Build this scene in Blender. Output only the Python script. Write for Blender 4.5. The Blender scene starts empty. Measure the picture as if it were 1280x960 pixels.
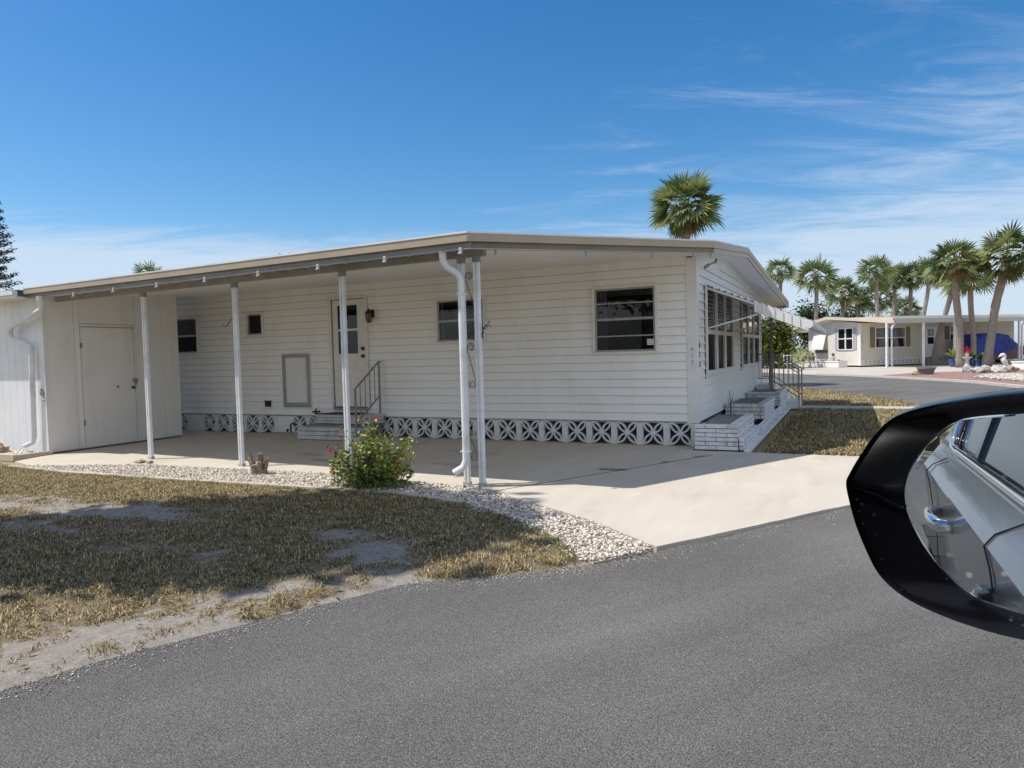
import bpy, bmesh, math, random
import numpy as np
from mathutils import Vector, Matrix, noise
random.seed(7); RNG = np.random.default_rng(7)
PI = math.pi; R = math.radians
sc = bpy.context.scene
COL = sc.collection
V = Vector

# ------------------------------------------------------------------ materials
def _nt(name):
    m = bpy.data.materials.new(name); m.use_nodes = True
    nt = m.node_tree; b = nt.nodes['Principled BSDF']
    return m, nt, b
def N(nt, t, **kw):
    n = nt.nodes.new(t)
    for k, v in kw.items():
        if hasattr(n, k): setattr(n, k, v)
    return n
def L(nt, a, b): nt.links.new(a, b)
def c4(c): return (c[0], c[1], c[2], 1)
def mixc(nt, fac, a, b, mode='MIX'):
    n = nt.nodes.new('ShaderNodeMix'); n.data_type = 'RGBA'; n.blend_type = mode
    for s, v in ((0, fac), (6, a), (7, b)):
        if hasattr(v, 'is_linked') or hasattr(v, 'links'): nt.links.new(v, n.inputs[s])
        else: n.inputs[s].default_value = v if s == 0 else c4(v)
    return n.outputs[2]
def ntex(nt, scale, detail=4, rough=.55, coord=None, vec_scale=None, dist=0):
    if coord is None: coord = nt.nodes.new('ShaderNodeTexCoord').outputs['Object']
    if vec_scale:
        mp = nt.nodes.new('ShaderNodeMapping'); mp.inputs['Scale'].default_value = vec_scale
        nt.links.new(coord, mp.inputs['Vector']); coord = mp.outputs[0]
    n = nt.nodes.new('ShaderNodeTexNoise'); n.inputs['Scale'].default_value = scale
    n.inputs['Detail'].default_value = detail; n.inputs['Roughness'].default_value = rough
    n.inputs['Distortion'].default_value = dist
    nt.links.new(coord, n.inputs['Vector']); return n.outputs['Fac']
def ramp(nt, fac, a, b, ca=(0, 0, 0), cb=(1, 1, 1)):
    r = nt.nodes.new('ShaderNodeValToRGB'); e = r.color_ramp.elements
    e[0].position = a; e[1].position = b; e[0].color = c4(ca); e[1].color = c4(cb)
    nt.links.new(fac, r.inputs[0]); return r.outputs[0]
def bump(nt, b, h, strength=.3, dist=.01):
    n = nt.nodes.new('ShaderNodeBump'); n.inputs['Strength'].default_value = strength
    n.inputs['Distance'].default_value = dist
    nt.links.new(h, n.inputs['Height']); nt.links.new(n.outputs[0], b.inputs['Normal'])
def mat(name, col, col2=None, scale=3, rough=.6, metal=0, spec=.5, bscale=0, bstr=.2, bdist=.005, vec_scale=None, lo=.35, hi=.7, dirt=None, dscale=1.3, dvec=None):
    m, nt, b = _nt(name)
    b.inputs['Roughness'].default_value = rough; b.inputs['Metallic'].default_value = metal
    b.inputs['Specular IOR Level'].default_value = spec
    out = None
    if col2:
        f = ramp(nt, ntex(nt, scale, 5, vec_scale=vec_scale), lo, hi)
        out = mixc(nt, f, col, col2)
    if dirt:
        f2 = ramp(nt, ntex(nt, dscale, 7, .65, vec_scale=dvec), .5, .78)
        out = mixc(nt, f2, out if out else col, dirt)
    if out: L(nt, out, b.inputs['Base Color'])
    else: b.inputs['Base Color'].default_value = c4(col)
    if bscale: bump(nt, b, ntex(nt, bscale, 6), bstr, bdist)
    return m
def attr_mat(name, rough=.6, spec=.3, mult=1.0, trans=0.0):
    m, nt, b = _nt(name)
    a = nt.nodes.new('ShaderNodeAttribute'); a.attribute_name = 'Col'
    L(nt, a.outputs['Color'], b.inputs['Base Color'])
    b.inputs['Roughness'].default_value = rough; b.inputs['Specular IOR Level'].default_value = spec
    if trans:
        t = nt.nodes.new('ShaderNodeBsdfTranslucent'); L(nt, a.outputs['Color'], t.inputs['Color'])
        mx = nt.nodes.new('ShaderNodeMixShader'); mx.inputs[0].default_value = trans
        L(nt, b.outputs[0], mx.inputs[1]); L(nt, t.outputs[0], mx.inputs[2])
        L(nt, mx.outputs[0], nt.nodes['Material Output'].inputs['Surface'])
    return m
def glass_mat(name, tint=(.55, .58, .6), boost=1.0, rough=.01):
    m = bpy.data.materials.new(name); m.use_nodes = True; nt = m.node_tree; nt.nodes.clear()
    o = nt.nodes.new('ShaderNodeOutputMaterial'); t = nt.nodes.new('ShaderNodeBsdfTransparent')
    t.inputs[0].default_value = c4(tint)
    g = nt.nodes.new('ShaderNodeBsdfGlossy'); g.inputs['Roughness'].default_value = rough
    fr = nt.nodes.new('ShaderNodeFresnel'); fr.inputs['IOR'].default_value = 1.52
    mm = nt.nodes.new('ShaderNodeMath'); mm.operation = 'MULTIPLY'; mm.inputs[1].default_value = boost; mm.use_clamp = True
    L(nt, fr.outputs[0], mm.inputs[0])
    mx = nt.nodes.new('ShaderNodeMixShader')
    L(nt, mm.outputs[0], mx.inputs[0]); L(nt, t.outputs[0], mx.inputs[1]); L(nt, g.outputs[0], mx.inputs[2])
    L(nt, mx.outputs[0], o.inputs[0]); return m

M = {}
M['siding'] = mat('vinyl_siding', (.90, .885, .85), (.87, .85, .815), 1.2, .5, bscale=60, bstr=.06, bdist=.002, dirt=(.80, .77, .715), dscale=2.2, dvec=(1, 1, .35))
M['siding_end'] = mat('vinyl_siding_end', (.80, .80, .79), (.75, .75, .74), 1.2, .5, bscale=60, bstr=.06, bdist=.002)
M['siding_shade_joint'] = mat('siding_shadow_gap', (.55, .53, .49), None, rough=.8)  # darker tone painted as the shadow under each lap, also on board joints
M['white'] = mat('white_paint', (.78, .77, .75), (.70, .69, .66), 4, .45, bscale=40, bstr=.08, bdist=.002)
M['white_metal'] = mat('white_metal', (.76, .77, .78), (.66, .67, .68), 5, .35, dirt=(.5, .48, .45), dscale=3)
M['alum'] = mat('mill_aluminium', (.50, .50, .49), (.40, .40, .39), 6, .42, .25)
M['grey_metal'] = mat('weathered_grey_metal', (.30, .29, .275), (.22, .215, .205), 5, .5, .2)
M['tan'] = mat('tan_fascia', (.44, .355, .255), (.39, .315, .225), 2.5, .45, dirt=(.36, .31, .25), dscale=2)
M['tan_shaded'] = mat('tan_trim_shaded', (.30, .245, .18), (.26, .21, .155), 2.5, .5)  # tan fascia colour darkened to paint the side edge that gets less sun
M['ceil'] = mat('carport_ceiling', (.82, .80, .76), (.77, .75, .71), 1.5, .5)
M['roof'] = mat('white_roof_coating', (.78, .78, .77), (.62, .61, .6), 2, .6, bscale=20, bstr=.1)
M['block'] = mat('painted_block', (.74, .73, .71), (.60, .59, .575), 9, .8, bscale=70, bstr=.3, bdist=.004)
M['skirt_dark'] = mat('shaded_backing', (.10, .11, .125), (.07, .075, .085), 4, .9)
M['shed'] = mat('shed_panel_paint', (.79, .775, .745), (.74, .725, .695), 1.1, .55, bscale=35, bstr=.12, bdist=.003, dirt=(.66, .635, .60), dscale=3.0, dvec=(1, 1, .22))
M['shed_front'] = mat('shed_front_paint', (.78, .79, .80), (.70, .71, .73), 2, .55, bscale=40, bstr=.1, bdist=.003)
M['frame_white'] = mat('window_frame_white', (.78, .75, .69), (.70, .67, .61), 8, .45)
M['frame_grey'] = mat('window_frame_aluminium', (.36, .36, .35), (.30, .30, .29), 8, .4, .4)
M['black'] = mat('black_metal', (.012, .012, .013), None, rough=.4)
M['dark'] = mat('dark_gap', (.015, .015, .016), None, rough=.9)
M['brass'] = mat('bronze_scroll', (.16, .125, .09), (.10, .08, .06), 15, .45, .5)
M['interior'] = mat('dim_room', (.11, .10, .09), (.07, .06, .055), 1, .9)
M['curtain'] = mat('curtain', (.66, .66, .65), (.45, .45, .46), 3, .9, vec_scale=(14, 14, .2))
M['glass'] = glass_mat('window_glass', (.36, .38, .40), 1.0)
M['screen'] = glass_mat('screened_glass', (.20, .21, .22), .42, .05)
M['brick'] = mat('whitewashed_brick', (.80, .80, .80), (.68, .68, .69), 7, .75, bscale=45, bstr=.35, bdist=.006, dirt=(.35, .34, .33), dscale=6)
M['mortar'] = mat('dark_mortar', (.17, .17, .18), (.30, .30, .31), 12, .95)
M['soil'] = mat('planter_gravel', (.18, .16, .14), (.38, .36, .33), 45, .95, bscale=60, bstr=.8, bdist=.02)
M['bark'] = mat('bark', (.20, .155, .12), (.09, .07, .055), 14, .95, bscale=18, bstr=.9, bdist=.03, vec_scale=(1, 1, 3))
M['palm_trunk'] = mat('palm_trunk', (.33, .275, .235), (.17, .14, .12), 9, .95, bscale=14, bstr=.9, bdist=.03, vec_scale=(1, 1, 2.5))
M['boots'] = mat('palm_boots', (.20, .13, .09), (.08, .05, .035), 8, .95)
M['leaf'] = attr_mat('leaf_green', .45, .4, trans=.22)
M['palm_leaf'] = attr_mat('palm_frond', .6, .22, trans=.34)
M['grassblade'] = attr_mat('grass_blade', .7, .2, trans=.12)
M['stone'] = attr_mat('white_stone', .85, .3)
M['petal'] = mat('red_petal', (.55, .02, .02), (.65, .06, .03), 20, .5)
M['petal_o'] = mat('orange_petal', (.62, .16, .02), (.7, .25, .04), 20, .5)
M['rock'] = mat('brown_rock', (.26, .18, .12), (.42, .33, .25), 9, .9, bscale=14, bstr=.7, bdist=.03)
M['white_rock'] = mat('white_rock', (.55, .52, .47), (.36, .33, .29), 6, .9, bscale=14, bstr=.6, bdist=.03)
M['grey_rock'] = mat('grey_rock', (.22, .20, .18), (.4, .37, .34), 6, .9, bscale=14, bstr=.6, bdist=.03)
M['stump'] = mat('cut_stump', (.16, .11, .08), (.30, .24, .19), 18, .95, bscale=22, bstr=1, bdist=.02, vec_scale=(1, 1, .3))
M['chrome'] = mat('chrome', (.82, .83, .85), None, rough=.06, metal=1)
M['rubber'] = mat('rubber', (.014, .014, .015), None, rough=.8)
M['alloy'] = mat('alloy_rim', (.5, .5, .51), None, rough=.3, metal=.9)
M['gloss_black'] = mat('gloss_black_plastic', (.004, .004, .005), None, rough=.10, spec=.5)
M['car_glass'] = mat('tinted_car_glass', (.012, .013, .014), None, rough=.02, spec=.9)
M['blue_tarp'] = mat('blue_tarp', (.016, .050, .36), (.008, .025, .20), 5, .5, bscale=4.5, bstr=1, bdist=.25, vec_scale=(1.5, 1.5, .5))
M['dark_red'] = mat('dark_red_paint', (.10, .008, .008), None, rough=.3)
M['blue_pot'] = mat('blue_glaze', (.03, .07, .24), (.05, .10, .3), 6, .3)
M['grey_pot'] = mat('grey_pot', (.20, .195, .185), (.13, .125, .12), 8, .8)
M['red'] = mat('red_paint', (.6, .02, .02), None, rough=.5)
M['far_wall'] = mat('beige_ribbed_wall', (.68, .635, .56), (.64, .595, .525), 1, .6)
M['far_gable'] = mat('pale_gable_wall', (.70, .66, .60), (.64, .60, .54), 1, .6)
M['olive'] = mat('olive_shutter', (.19, .16, .10), None, rough=.6)
M['mauve'] = mat('grey_shutter', (.40, .38, .42), None, rough=.6)
M['wood_step'] = mat('painted_step', (.60, .60, .60), (.42, .42, .42), 6, .7, dirt=(.3, .3, .29), dscale=4)
M['mat_dark'] = mat('door_mat', (.06, .05, .045), (.10, .08, .07), 30, .95)

def car_paint():
    m, nt, b = _nt('silver_car_paint')
    b.inputs['Base Color'].default_value = (.20, .205, .21, 1); b.inputs['Metallic'].default_value = .3; b.inputs['Specular IOR Level'].default_value = .25
    b.inputs['Roughness'].default_value = .17; b.inputs['Coat Weight'].default_value = .22; b.inputs['Coat Roughness'].default_value = .03
    return m
M['paint'] = car_paint()
def mirror_mat():
    m, nt, b = _nt('mirror_surface')
    b.inputs['Base Color'].default_value = (.60, .645, .68, 1); b.inputs['Metallic'].default_value = 1; b.inputs['Roughness'].default_value = 0.004
    d = nt.nodes.new('ShaderNodeBsdfDiffuse'); d.inputs[0].default_value = (.55, .52, .47, 1)
    v = nt.nodes.new('ShaderNodeTexVoronoi'); v.inputs['Scale'].default_value = 95; v.inputs['Randomness'].default_value = 1
    tc = nt.nodes.new('ShaderNodeTexCoord'); L(nt, tc.outputs['Object'], v.inputs['Vector'])
    sp = ramp(nt, v.outputs['Distance'], .12, .26, (.38, .38, .38), (0, 0, 0))
    keep = ramp(nt, ntex(nt, 55, 2), .46, .56)
    mu = mixc(nt, 1.0, sp, keep, 'MULTIPLY')
    film = ramp(nt, ntex(nt, 16, 5), .5, .9, (.015, .015, .015), (.09, .09, .09))
    ad = mixc(nt, 1.0, mu, film, 'ADD')
    mx = nt.nodes.new('ShaderNodeMixShader'); L(nt, ad, mx.inputs[0]); L(nt, b.outputs[0], mx.inputs[1]); L(nt, d.outputs[0], mx.inputs[2])
    L(nt, mx.outputs[0], nt.nodes['Material Output'].inputs['Surface']); return m
M['mirror'] = mirror_mat()
def dusty_black():
    m, nt, b = _nt('dusty_gloss_black')
    v = nt.nodes.new('ShaderNodeTexVoronoi'); v.inputs['Scale'].default_value = 140
    tc = nt.nodes.new('ShaderNodeTexCoord'); L(nt, tc.outputs['Object'], v.inputs['Vector'])
    sp = ramp(nt, v.outputs['Distance'], .08, .2, (.6, .6, .6), (0, 0, 0))
    keep = ramp(nt, ntex(nt, 30, 2), .55, .66)
    f = mixc(nt, 1.0, sp, keep, 'MULTIPLY')
    L(nt, mixc(nt, f, (.003, .003, .004), (.07, .07, .08)), b.inputs['Base Color'])
    L(nt, ramp(nt, ntex(nt, 25, 4), .3, .8, (.10, .10, .10), (.28, .28, .28)), b.inputs['Roughness'])
    b.inputs['Specular IOR Level'].default_value = .2
    return m
M['dusty_black'] = dusty_black()
def asphalt():
    m, nt, b = _nt('asphalt')
    co = nt.nodes.new('ShaderNodeTexCoord').outputs['Object']
    v = nt.nodes.new('ShaderNodeTexVoronoi'); v.inputs['Scale'].default_value = 88; L(nt, co, v.inputs['Vector'])
    base = ramp(nt, ntex(nt, 150, 3, .75, co), .36, .66, (.052, .050, .047), (.285, .274, .26))
    agg = ramp(nt, v.outputs['Distance'], .02, .36, (1, 1, 1), (0, 0, 0))
    pick = ramp(nt, v.outputs['Color'], .68, .86)
    am = mixc(nt, 1.0, agg, pick, 'MULTIPLY')
    c = mixc(nt, am, base, (.50, .48, .45))
    big = ramp(nt, ntex(nt, .55, 5, .6, co), .3, .75, (.85, .85, .85), (1.12, 1.11, 1.10))
    c = mixc(nt, 1.0, c, big, 'MULTIPLY')
    mr = nt.nodes.new('ShaderNodeMapping'); mr.inputs['Rotation'].default_value = (0, 0, R(-57)); L(nt, co, mr.inputs['Vector'])
    tr = ramp(nt, ntex(nt, .8, 5, .55, mr.outputs[0], (.16, 1.6, 1)), .34, .68, (.80, .80, .80), (1.10, 1.095, 1.09))
    c = mixc(nt, 1.0, c, tr, 'MULTIPLY')
    L(nt, c, b.inputs['Base Color']); b.inputs['Roughness'].default_value = .92; b.inputs['Specular IOR Level'].default_value = .08
    vc = nt.nodes.new('ShaderNodeTexVoronoi'); vc.feature = 'DISTANCE_TO_EDGE'; vc.inputs['Scale'].default_value = .42
    wn = nt.nodes.new('ShaderNodeTexNoise'); wn.inputs['Scale'].default_value = 2.2; wn.inputs['Detail'].default_value = 5; L(nt, co, wn.inputs['Vector'])
    ws = nt.nodes.new('ShaderNodeVectorMath'); ws.operation = 'MULTIPLY_ADD'; ws.inputs[1].default_value = (.8, .8, 0); L(nt, wn.outputs['Color'], ws.inputs[0]); L(nt, co, ws.inputs[2])
    L(nt, ws.outputs[0], vc.inputs['Vector'])
    ck = ramp(nt, vc.outputs['Distance'], .0015, .005, (1, 1, 1), (0, 0, 0)); km = ramp(nt, ntex(nt, .7, 2, .5, co), .52, .60)
    cf = mixc(nt, 1.0, mixc(nt, 1.0, ck, km, 'MULTIPLY'), (.22, .22, .22), 'MULTIPLY')
    L(nt, mixc(nt, cf, c, (.03, .03, .03)), b.inputs['Base Color'])
    bump(nt, b, ntex(nt, 95, 4, .75, co), .9, .012); return m
M['asphalt'] = asphalt()
def concrete():
    m, nt, b = _nt('driveway_concrete')
    co = nt.nodes.new('ShaderNodeTexCoord').outputs['Object']
    c = ramp(nt, ntex(nt, .9, 6, .6, co), .3, .75, (.52, .465, .385), (.585, .53, .45))
    st = ramp(nt, ntex(nt, 1.6, 7, .65, co, (1, .45, 1)), .56, .80)
    c = mixc(nt, st, c, (.445, .40, .335))
    tm = ramp(nt, ntex(nt, 1.1, 4, .6, co, (3.2, .45, 1)), .35, .7, (.93, .925, .915), (1.03, 1.03, 1.03)); c = mixc(nt, 1.0, c, tm, 'MULTIPLY')
    sp = ramp(nt, ntex(nt, 160, 3, .7, co), .35, .7, (.92, .92, .92), (1.05, 1.05, 1.05))
    c = mixc(nt, 1.0, c, sp, 'MULTIPLY')
    L(nt, c, b.inputs['Base Color']); b.inputs['Roughness'].default_value = .75; b.inputs['Specular IOR Level'].default_value = .3
    bump(nt, b, ntex(nt, 120, 4, .6, co), .25, .004); return m
M['concrete'] = concrete()
M['concrete_pink'] = mat('pink_concrete', (.47, .37, .30), (.53, .45, .37), 2, .85, bscale=60, bstr=.3)
M['walk'] = mat('walk_concrete', (.50, .46, .40), (.42, .38, .33), 3, .85, bscale=60, bstr=.3)
M['far_drive'] = mat('far_driveway', (.50, .455, .385), (.44, .40, .34), .6, .85)
def soil():
    m, nt, b = _nt('sandy_lawn_soil')
    co = nt.nodes.new('ShaderNodeTexCoord').outputs['Object']
    a = nt.nodes.new('ShaderNodeAttribute'); a.attribute_name = 'dens'
    sand = ramp(nt, ntex(nt, 14, 6, .7, co), .3, .72, (.25, .222, .188), (.42, .38, .332))
    grain = ramp(nt, ntex(nt, 140, 3, .7, co), .3, .75, (.78, .78, .78), (1.1, 1.1, 1.1))
    sand = mixc(nt, 1.0, sand, grain, 'MULTIPLY')
    debris = ramp(nt, ntex(nt, 48, 6, .78, co), .56, .66)
    sand = mixc(nt, debris, sand, (.17, .125, .085))
    thatch = ramp(nt, ntex(nt, 45, 5, .7, co), .3, .7, (.115, .085, .048), (.30, .24, .15))
    n = ntex(nt, 22, 5, .7, co)
    ad = nt.nodes.new('ShaderNodeMath'); ad.operation = 'ADD'; L(nt, a.outputs['Fac'], ad.inputs[0]); L(nt, n, ad.inputs[1])
    f = ramp(nt, ad.outputs[0], .80, 1.12)
    L(nt, mixc(nt, f, sand, thatch), b.inputs['Base Color'])
    b.inputs['Roughness'].default_value = .95; b.inputs['Specular IOR Level'].default_value = .15
    bump(nt, b, ntex(nt, 60, 5, .7, co), .8, .02); return m
M['soil_lawn'] = soil()
M['ground'] = mat('dry_turf', (.33, .26, .14), (.24, .20, .09), .8, .95, bscale=25, bstr=.8, bdist=.03, dirt=(.22, .18, .11), dscale=.3)
M['gravel_base'] = mat('gravel_bed_base', (.55, .49, .40), (.30, .26, .20), 40, .95, bscale=50, bstr=.8, bdist=.02)
M['mulch'] = mat('red_mulch', (.25, .125, .105), (.36, .24, .205), 5, .95, bscale=14, bstr=1, bdist=.06, dirt=(.42, .30, .25), dscale=5)
M['kerb'] = mat('kerb_concrete', (.54, .46, .40), (.46, .39, .34), 3, .85)

# ------------------------------------------------------------------ mesh helpers
class MB:
    def __init__(s): s.v = []; s.f = []
    def add(s, vs, fs):
        o = len(s.v); s.v += [tuple(p) for p in vs]; s.f += [tuple(i + o for i in f) for f in fs]; return s
    def poly(s, *p): return s.add(p, [tuple(range(len(p)))])
    def box(s, x0, x1, y0, y1, z0, z1):
        return s.add([(x0,y0,z0),(x1,y0,z0),(x1,y1,z0),(x0,y1,z0),(x0,y0,z1),(x1,y0,z1),(x1,y1,z1),(x0,y1,z1)],
                     [(0,3,2,1),(4,5,6,7),(0,1,5,4),(1,2,6,5),(2,3,7,6),(3,0,4,7)])
    def bar(s, a, b, w, h, up=(0, 0, 1)):
        a = V(a); b = V(b); d = (b - a).normalized(); x = d.cross(V(up))
        if x.length < 1e-4: x = d.cross(V((1, 0, 0)))
        x.normalize(); y = x.cross(d).normalized(); vs = []
        for p in (a, b):
            for sx, sy in ((-1,-1),(1,-1),(1,1),(-1,1)): vs.append(p + x*sx*w/2 + y*sy*h/2)
        return s.add(vs, [(0,1,2,3),(7,6,5,4),(0,4,5,1),(1,5,6,2),(2,6,7,3),(3,7,4,0)])
    def tube(s, path, r, n=8, sx=1, sy=1, up=None):
        P = [V(p) for p in path]; rr = r if isinstance(r, (list, tuple)) else [r]*len(P); rings = []; vs = []
        t0 = (P[1]-P[0]).normalized(); ref = V(up) if up else (V((0,0,1)) if abs(t0.z) < .9 else V((1,0,0)))
        x = t0.cross(ref).normalized()
        for i, p in enumerate(P):
            t = (P[min(i+1, len(P)-1)] - P[max(i-1, 0)]).normalized()
            x = (x - t*x.dot(t)).normalized(); y = t.cross(x)
            ring = []
            for k in range(n):
                a = 2*PI*(k+.5)/n; ring.append(len(vs)); vs.append(p + x*math.cos(a)*rr[i]*sx + y*math.sin(a)*rr[i]*sy)
            rings.append(ring)
        fs = []
        for i in range(len(P)-1):
            for k in range(n): fs.append((rings[i][k], rings[i][(k+1)%n], rings[i+1][(k+1)%n], rings[i+1][k]))
        fs.append(tuple(reversed(rings[0]))); fs.append(tuple(rings[-1]))
        return s.add(vs, fs)
    def lathe(s, prof, c=(0,0,0), n=16, axis='z'):
        vs = []; fs = []
        for r, z in prof:
            for k in range(n):
                a = 2*PI*k/n; p = (r*math.cos(a), r*math.sin(a), z)
                if axis == 'y': p = (p[0], p[2], p[1])
                vs.append((c[0]+p[0], c[1]+p[1], c[2]+p[2]))
        for i in range(len(prof)-1):
            for k in range(n): fs.append((i*n+k, i*n+(k+1)%n, (i+1)*n+(k+1)%n, (i+1)*n+k))
        fs.append(tuple(range(n-1, -1, -1))); m = (len(prof)-1)*n; fs.append(tuple(m+k for k in range(n)))
        return s.add(vs, fs)
    def prism(s, pts, d):
        n = len(pts); d = V(d); a = [V(p) for p in pts]; b = [p + d for p in a]
        return s.add(a+b, [tuple(range(n-1,-1,-1)), tuple(range(n, 2*n))] + [(i,(i+1)%n,n+(i+1)%n,n+i) for i in range(n)])
    def lump(s, c, r, amp=.3, sub=2, seed=0, sc_=(1,1,1), fl=None):
        bm = bmesh.new(); bmesh.ops.create_icosphere(bm, subdivisions=sub, radius=1)
        vs = []
        for v in bm.verts:
            k = 1 + amp*noise.noise(v.co*1.6 + V((seed*3.1, seed*1.7, seed)))*1.6
            p = V((v.co.x*sc_[0], v.co.y*sc_[1], v.co.z*sc_[2]))*r*k
            q = V(c) + p
            if fl is not None: q.z = max(q.z, fl)
            vs.append(q)
        fs = [tuple(v.index for v in f.verts) for f in bm.faces]; bm.free(); return s.add(vs, fs)
    def grid(s, rows):
        n = len(rows[0]); o = [p for r in rows for p in r]
        return s.add(o, [(i*n+k, i*n+k+1, (i+1)*n+k+1, (i+1)*n+k) for i in range(len(rows)-1) for k in range(n-1)])
    def build(s, name, m, parent=None, smooth=False, bevel=0, recalc=True, seg=1):
        off = V((0,0,0))
        if parent is not None: off = V(parent.get('_w', (0,0,0)))
        me = bpy.data.meshes.new(name); me.from_pydata([tuple(V(p)-off) for p in s.v], [], s.f); me.update()
        if recalc:
            bm = bmesh.new(); bm.from_mesh(me); bmesh.ops.recalc_face_normals(bm, faces=bm.faces); bm.to_mesh(me); bm.free()
        me.materials.append(m); o = bpy.data.objects.new(name, me); COL.objects.link(o)
        if parent is not None: o.parent = parent; o['_w'] = tuple(off)
        if smooth:
            for p in me.polygons: p.use_smooth = True
        if bevel:
            b = o.modifiers.new('bevel', 'BEVEL'); b.width = bevel; b.segments = seg; b.limit_method = 'ANGLE'; b.angle_limit = R(40)
        return o
def smooth_angle(o, a=40):
    me = o.data
    for p in me.polygons: p.use_smooth = True
    try: me.set_sharp_from_angle(angle=R(a))
    except Exception: pass
    return o
def np_mesh(name, verts, faces, m, parent=None, cols=None, smooth=False):
    verts = np.asarray(verts, dtype=np.float32); faces = np.asarray(faces, dtype=np.int32); k = faces.shape[1]
    if parent is not None: verts = verts - np.array(parent.get('_w', (0,0,0)), dtype=np.float32)
    me = bpy.data.meshes.new(name); me.vertices.add(len(verts)); me.vertices.foreach_set('co', verts.ravel())
    me.loops.add(faces.size); me.loops.foreach_set('vertex_index', faces.ravel())
    me.polygons.add(len(faces)); me.polygons.foreach_set('loop_start', np.arange(0, faces.size, k, dtype=np.int32))
    me.polygons.foreach_set('loop_total', np.full(len(faces), k, dtype=np.int32))
    me.update(calc_edges=True); me.validate()
    if cols is not None:
        a = me.color_attributes.new('Col', 'FLOAT_COLOR', 'POINT')
        c = np.ones((len(verts), 4), dtype=np.float32); c[:, :3] = cols; a.data.foreach_set('color', c.ravel())
    me.materials.append(m); o = bpy.data.objects.new(name, me); COL.objects.link(o)
    if smooth: me.polygons.foreach_set('use_smooth', np.ones(len(faces), dtype=bool))
    if parent is not None: o.parent = parent; o['_w'] = tuple(parent.get('_w', (0,0,0)))
    return o
def tag(o, label=None, cat=None, group=None, kind=None):
    if label: o['label'] = label
    if cat: o['category'] = cat
    if group: o['group'] = group
    if kind: o['kind'] = kind
    return o
def thing(name, label, cat, loc=(0,0,0), rz=0, group=None, local=False):
    o = bpy.data.objects.new(name, None); COL.objects.link(o); o.empty_display_size = .1
    o.location = loc; o.rotation_euler = (0, 0, rz); o['_w'] = (0,0,0) if local else tuple(loc)
    return tag(o, label, cat, group)
def copy_part(o, parent, loc):
    c = o.copy(); COL.objects.link(c); c.parent = parent; c.location = loc
    for ch in o.children:
        d = ch.copy(); COL.objects.link(d); d.parent = c
    return c
def struct(name, mb, m, **kw):
    o = mb.build(name, m, **kw); o['kind'] = 'structure'; return o
def text_mesh(txt, size, depth):
    cu = bpy.data.curves.new('txt', 'FONT'); cu.body = txt; cu.size = size; cu.extrude = depth; cu.align_x = 'CENTER'; cu.align_y = 'CENTER'
    o = bpy.data.objects.new('txt', cu); COL.objects.link(o)
    dg = bpy.context.evaluated_depsgraph_get(); me = bpy.data.meshes.new_from_object(o.evaluated_get(dg))
    bpy.data.objects.remove(o); bpy.data.curves.remove(cu); return me

# ------------------------------------------------------------------ camera and light
cam = bpy.data.cameras.new('camera'); co = bpy.data.objects.new('camera', cam); COL.objects.link(co); sc.camera = co
cam.sensor_width = 36; cam.lens = 876.87/1280*36; cam.clip_start = .03; cam.clip_end = 2000
yaw, pitch, roll = -.447044, -.0416044, -.0265942
fw = V((math.sin(yaw)*math.cos(pitch), math.cos(yaw)*math.cos(pitch), math.sin(pitch)))
rr_ = V((math.cos(yaw), -math.sin(yaw), 0)); uu = rr_.cross(fw)
r2 = rr_*math.cos(roll) + uu*math.sin(roll); u2 = -rr_*math.sin(roll) + uu*math.cos(roll)
CAM = V((2.01202, -10.53314, 1.44))
mw = Matrix.Identity(4)
for i in range(3): mw[i][0] = r2[i]; mw[i][1] = u2[i]; mw[i][2] = -fw[i]; mw[i][3] = CAM[i]
co.matrix_world = mw

SUNV = V((-.547, -.29, 1)).normalized()
sun = bpy.data.lights.new('sun', 'SUN'); so = bpy.data.objects.new('sun', sun); COL.objects.link(so)
sun.energy = 5.0; sun.angle = R(.5); sun.color = (1, .955, .885)
so.rotation_euler = SUNV.to_track_quat('Z', 'Y').to_euler()
w = bpy.data.worlds.new('World'); sc.world = w; w.use_nodes = True; wt = w.node_tree
bg = wt.nodes['Background']; bg.inputs[1].default_value = .15
sky = wt.nodes.new('ShaderNodeTexSky'); sky.sky_type = 'NISHITA'; sky.sun_disc = False
sky.sun_elevation = math.asin(SUNV.z); sky.sun_rotation = math.atan2(SUNV.x, SUNV.y) % (2*PI)
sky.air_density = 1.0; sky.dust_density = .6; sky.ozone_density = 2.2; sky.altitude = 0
# thin cirrus: direction projected on a high flat layer
tc = wt.nodes.new('ShaderNodeTexCoord'); sep = wt.nodes.new('ShaderNodeSeparateXYZ'); L(wt, tc.outputs['Generated'], sep.inputs[0])
def mth(op, a, b=None, clamp=False):
    n = wt.nodes.new('ShaderNodeMath'); n.operation = op; n.use_clamp = clamp
    for i, v in enumerate((a, b)):
        if v is None: continue
        if isinstance(v, (int, float)): n.inputs[i].default_value = v
        else: L(wt, v, n.inputs[i])
    return n.outputs[0]
def mapr(v, a, b, c, d):
    n = wt.nodes.new('ShaderNodeMapRange'); n.interpolation_type = 'SMOOTHSTEP'
    L(wt, v, n.inputs[0])
    for i, q in enumerate((a, b, c, d)): n.inputs[i+1].default_value = q
    return n.outputs[0]
zz = mth('ADD', mth('MAXIMUM', sep.outputs[2], 0.0), .10)
lat = mth('ADD', mth('MULTIPLY', sep.outputs[0], .9017), mth('MULTIPLY', sep.outputs[1], .4323))
dep = mth('ADD', mth('MULTIPLY', sep.outputs[0], -.4323), mth('MULTIPLY', sep.outputs[1], .9017))
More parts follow.
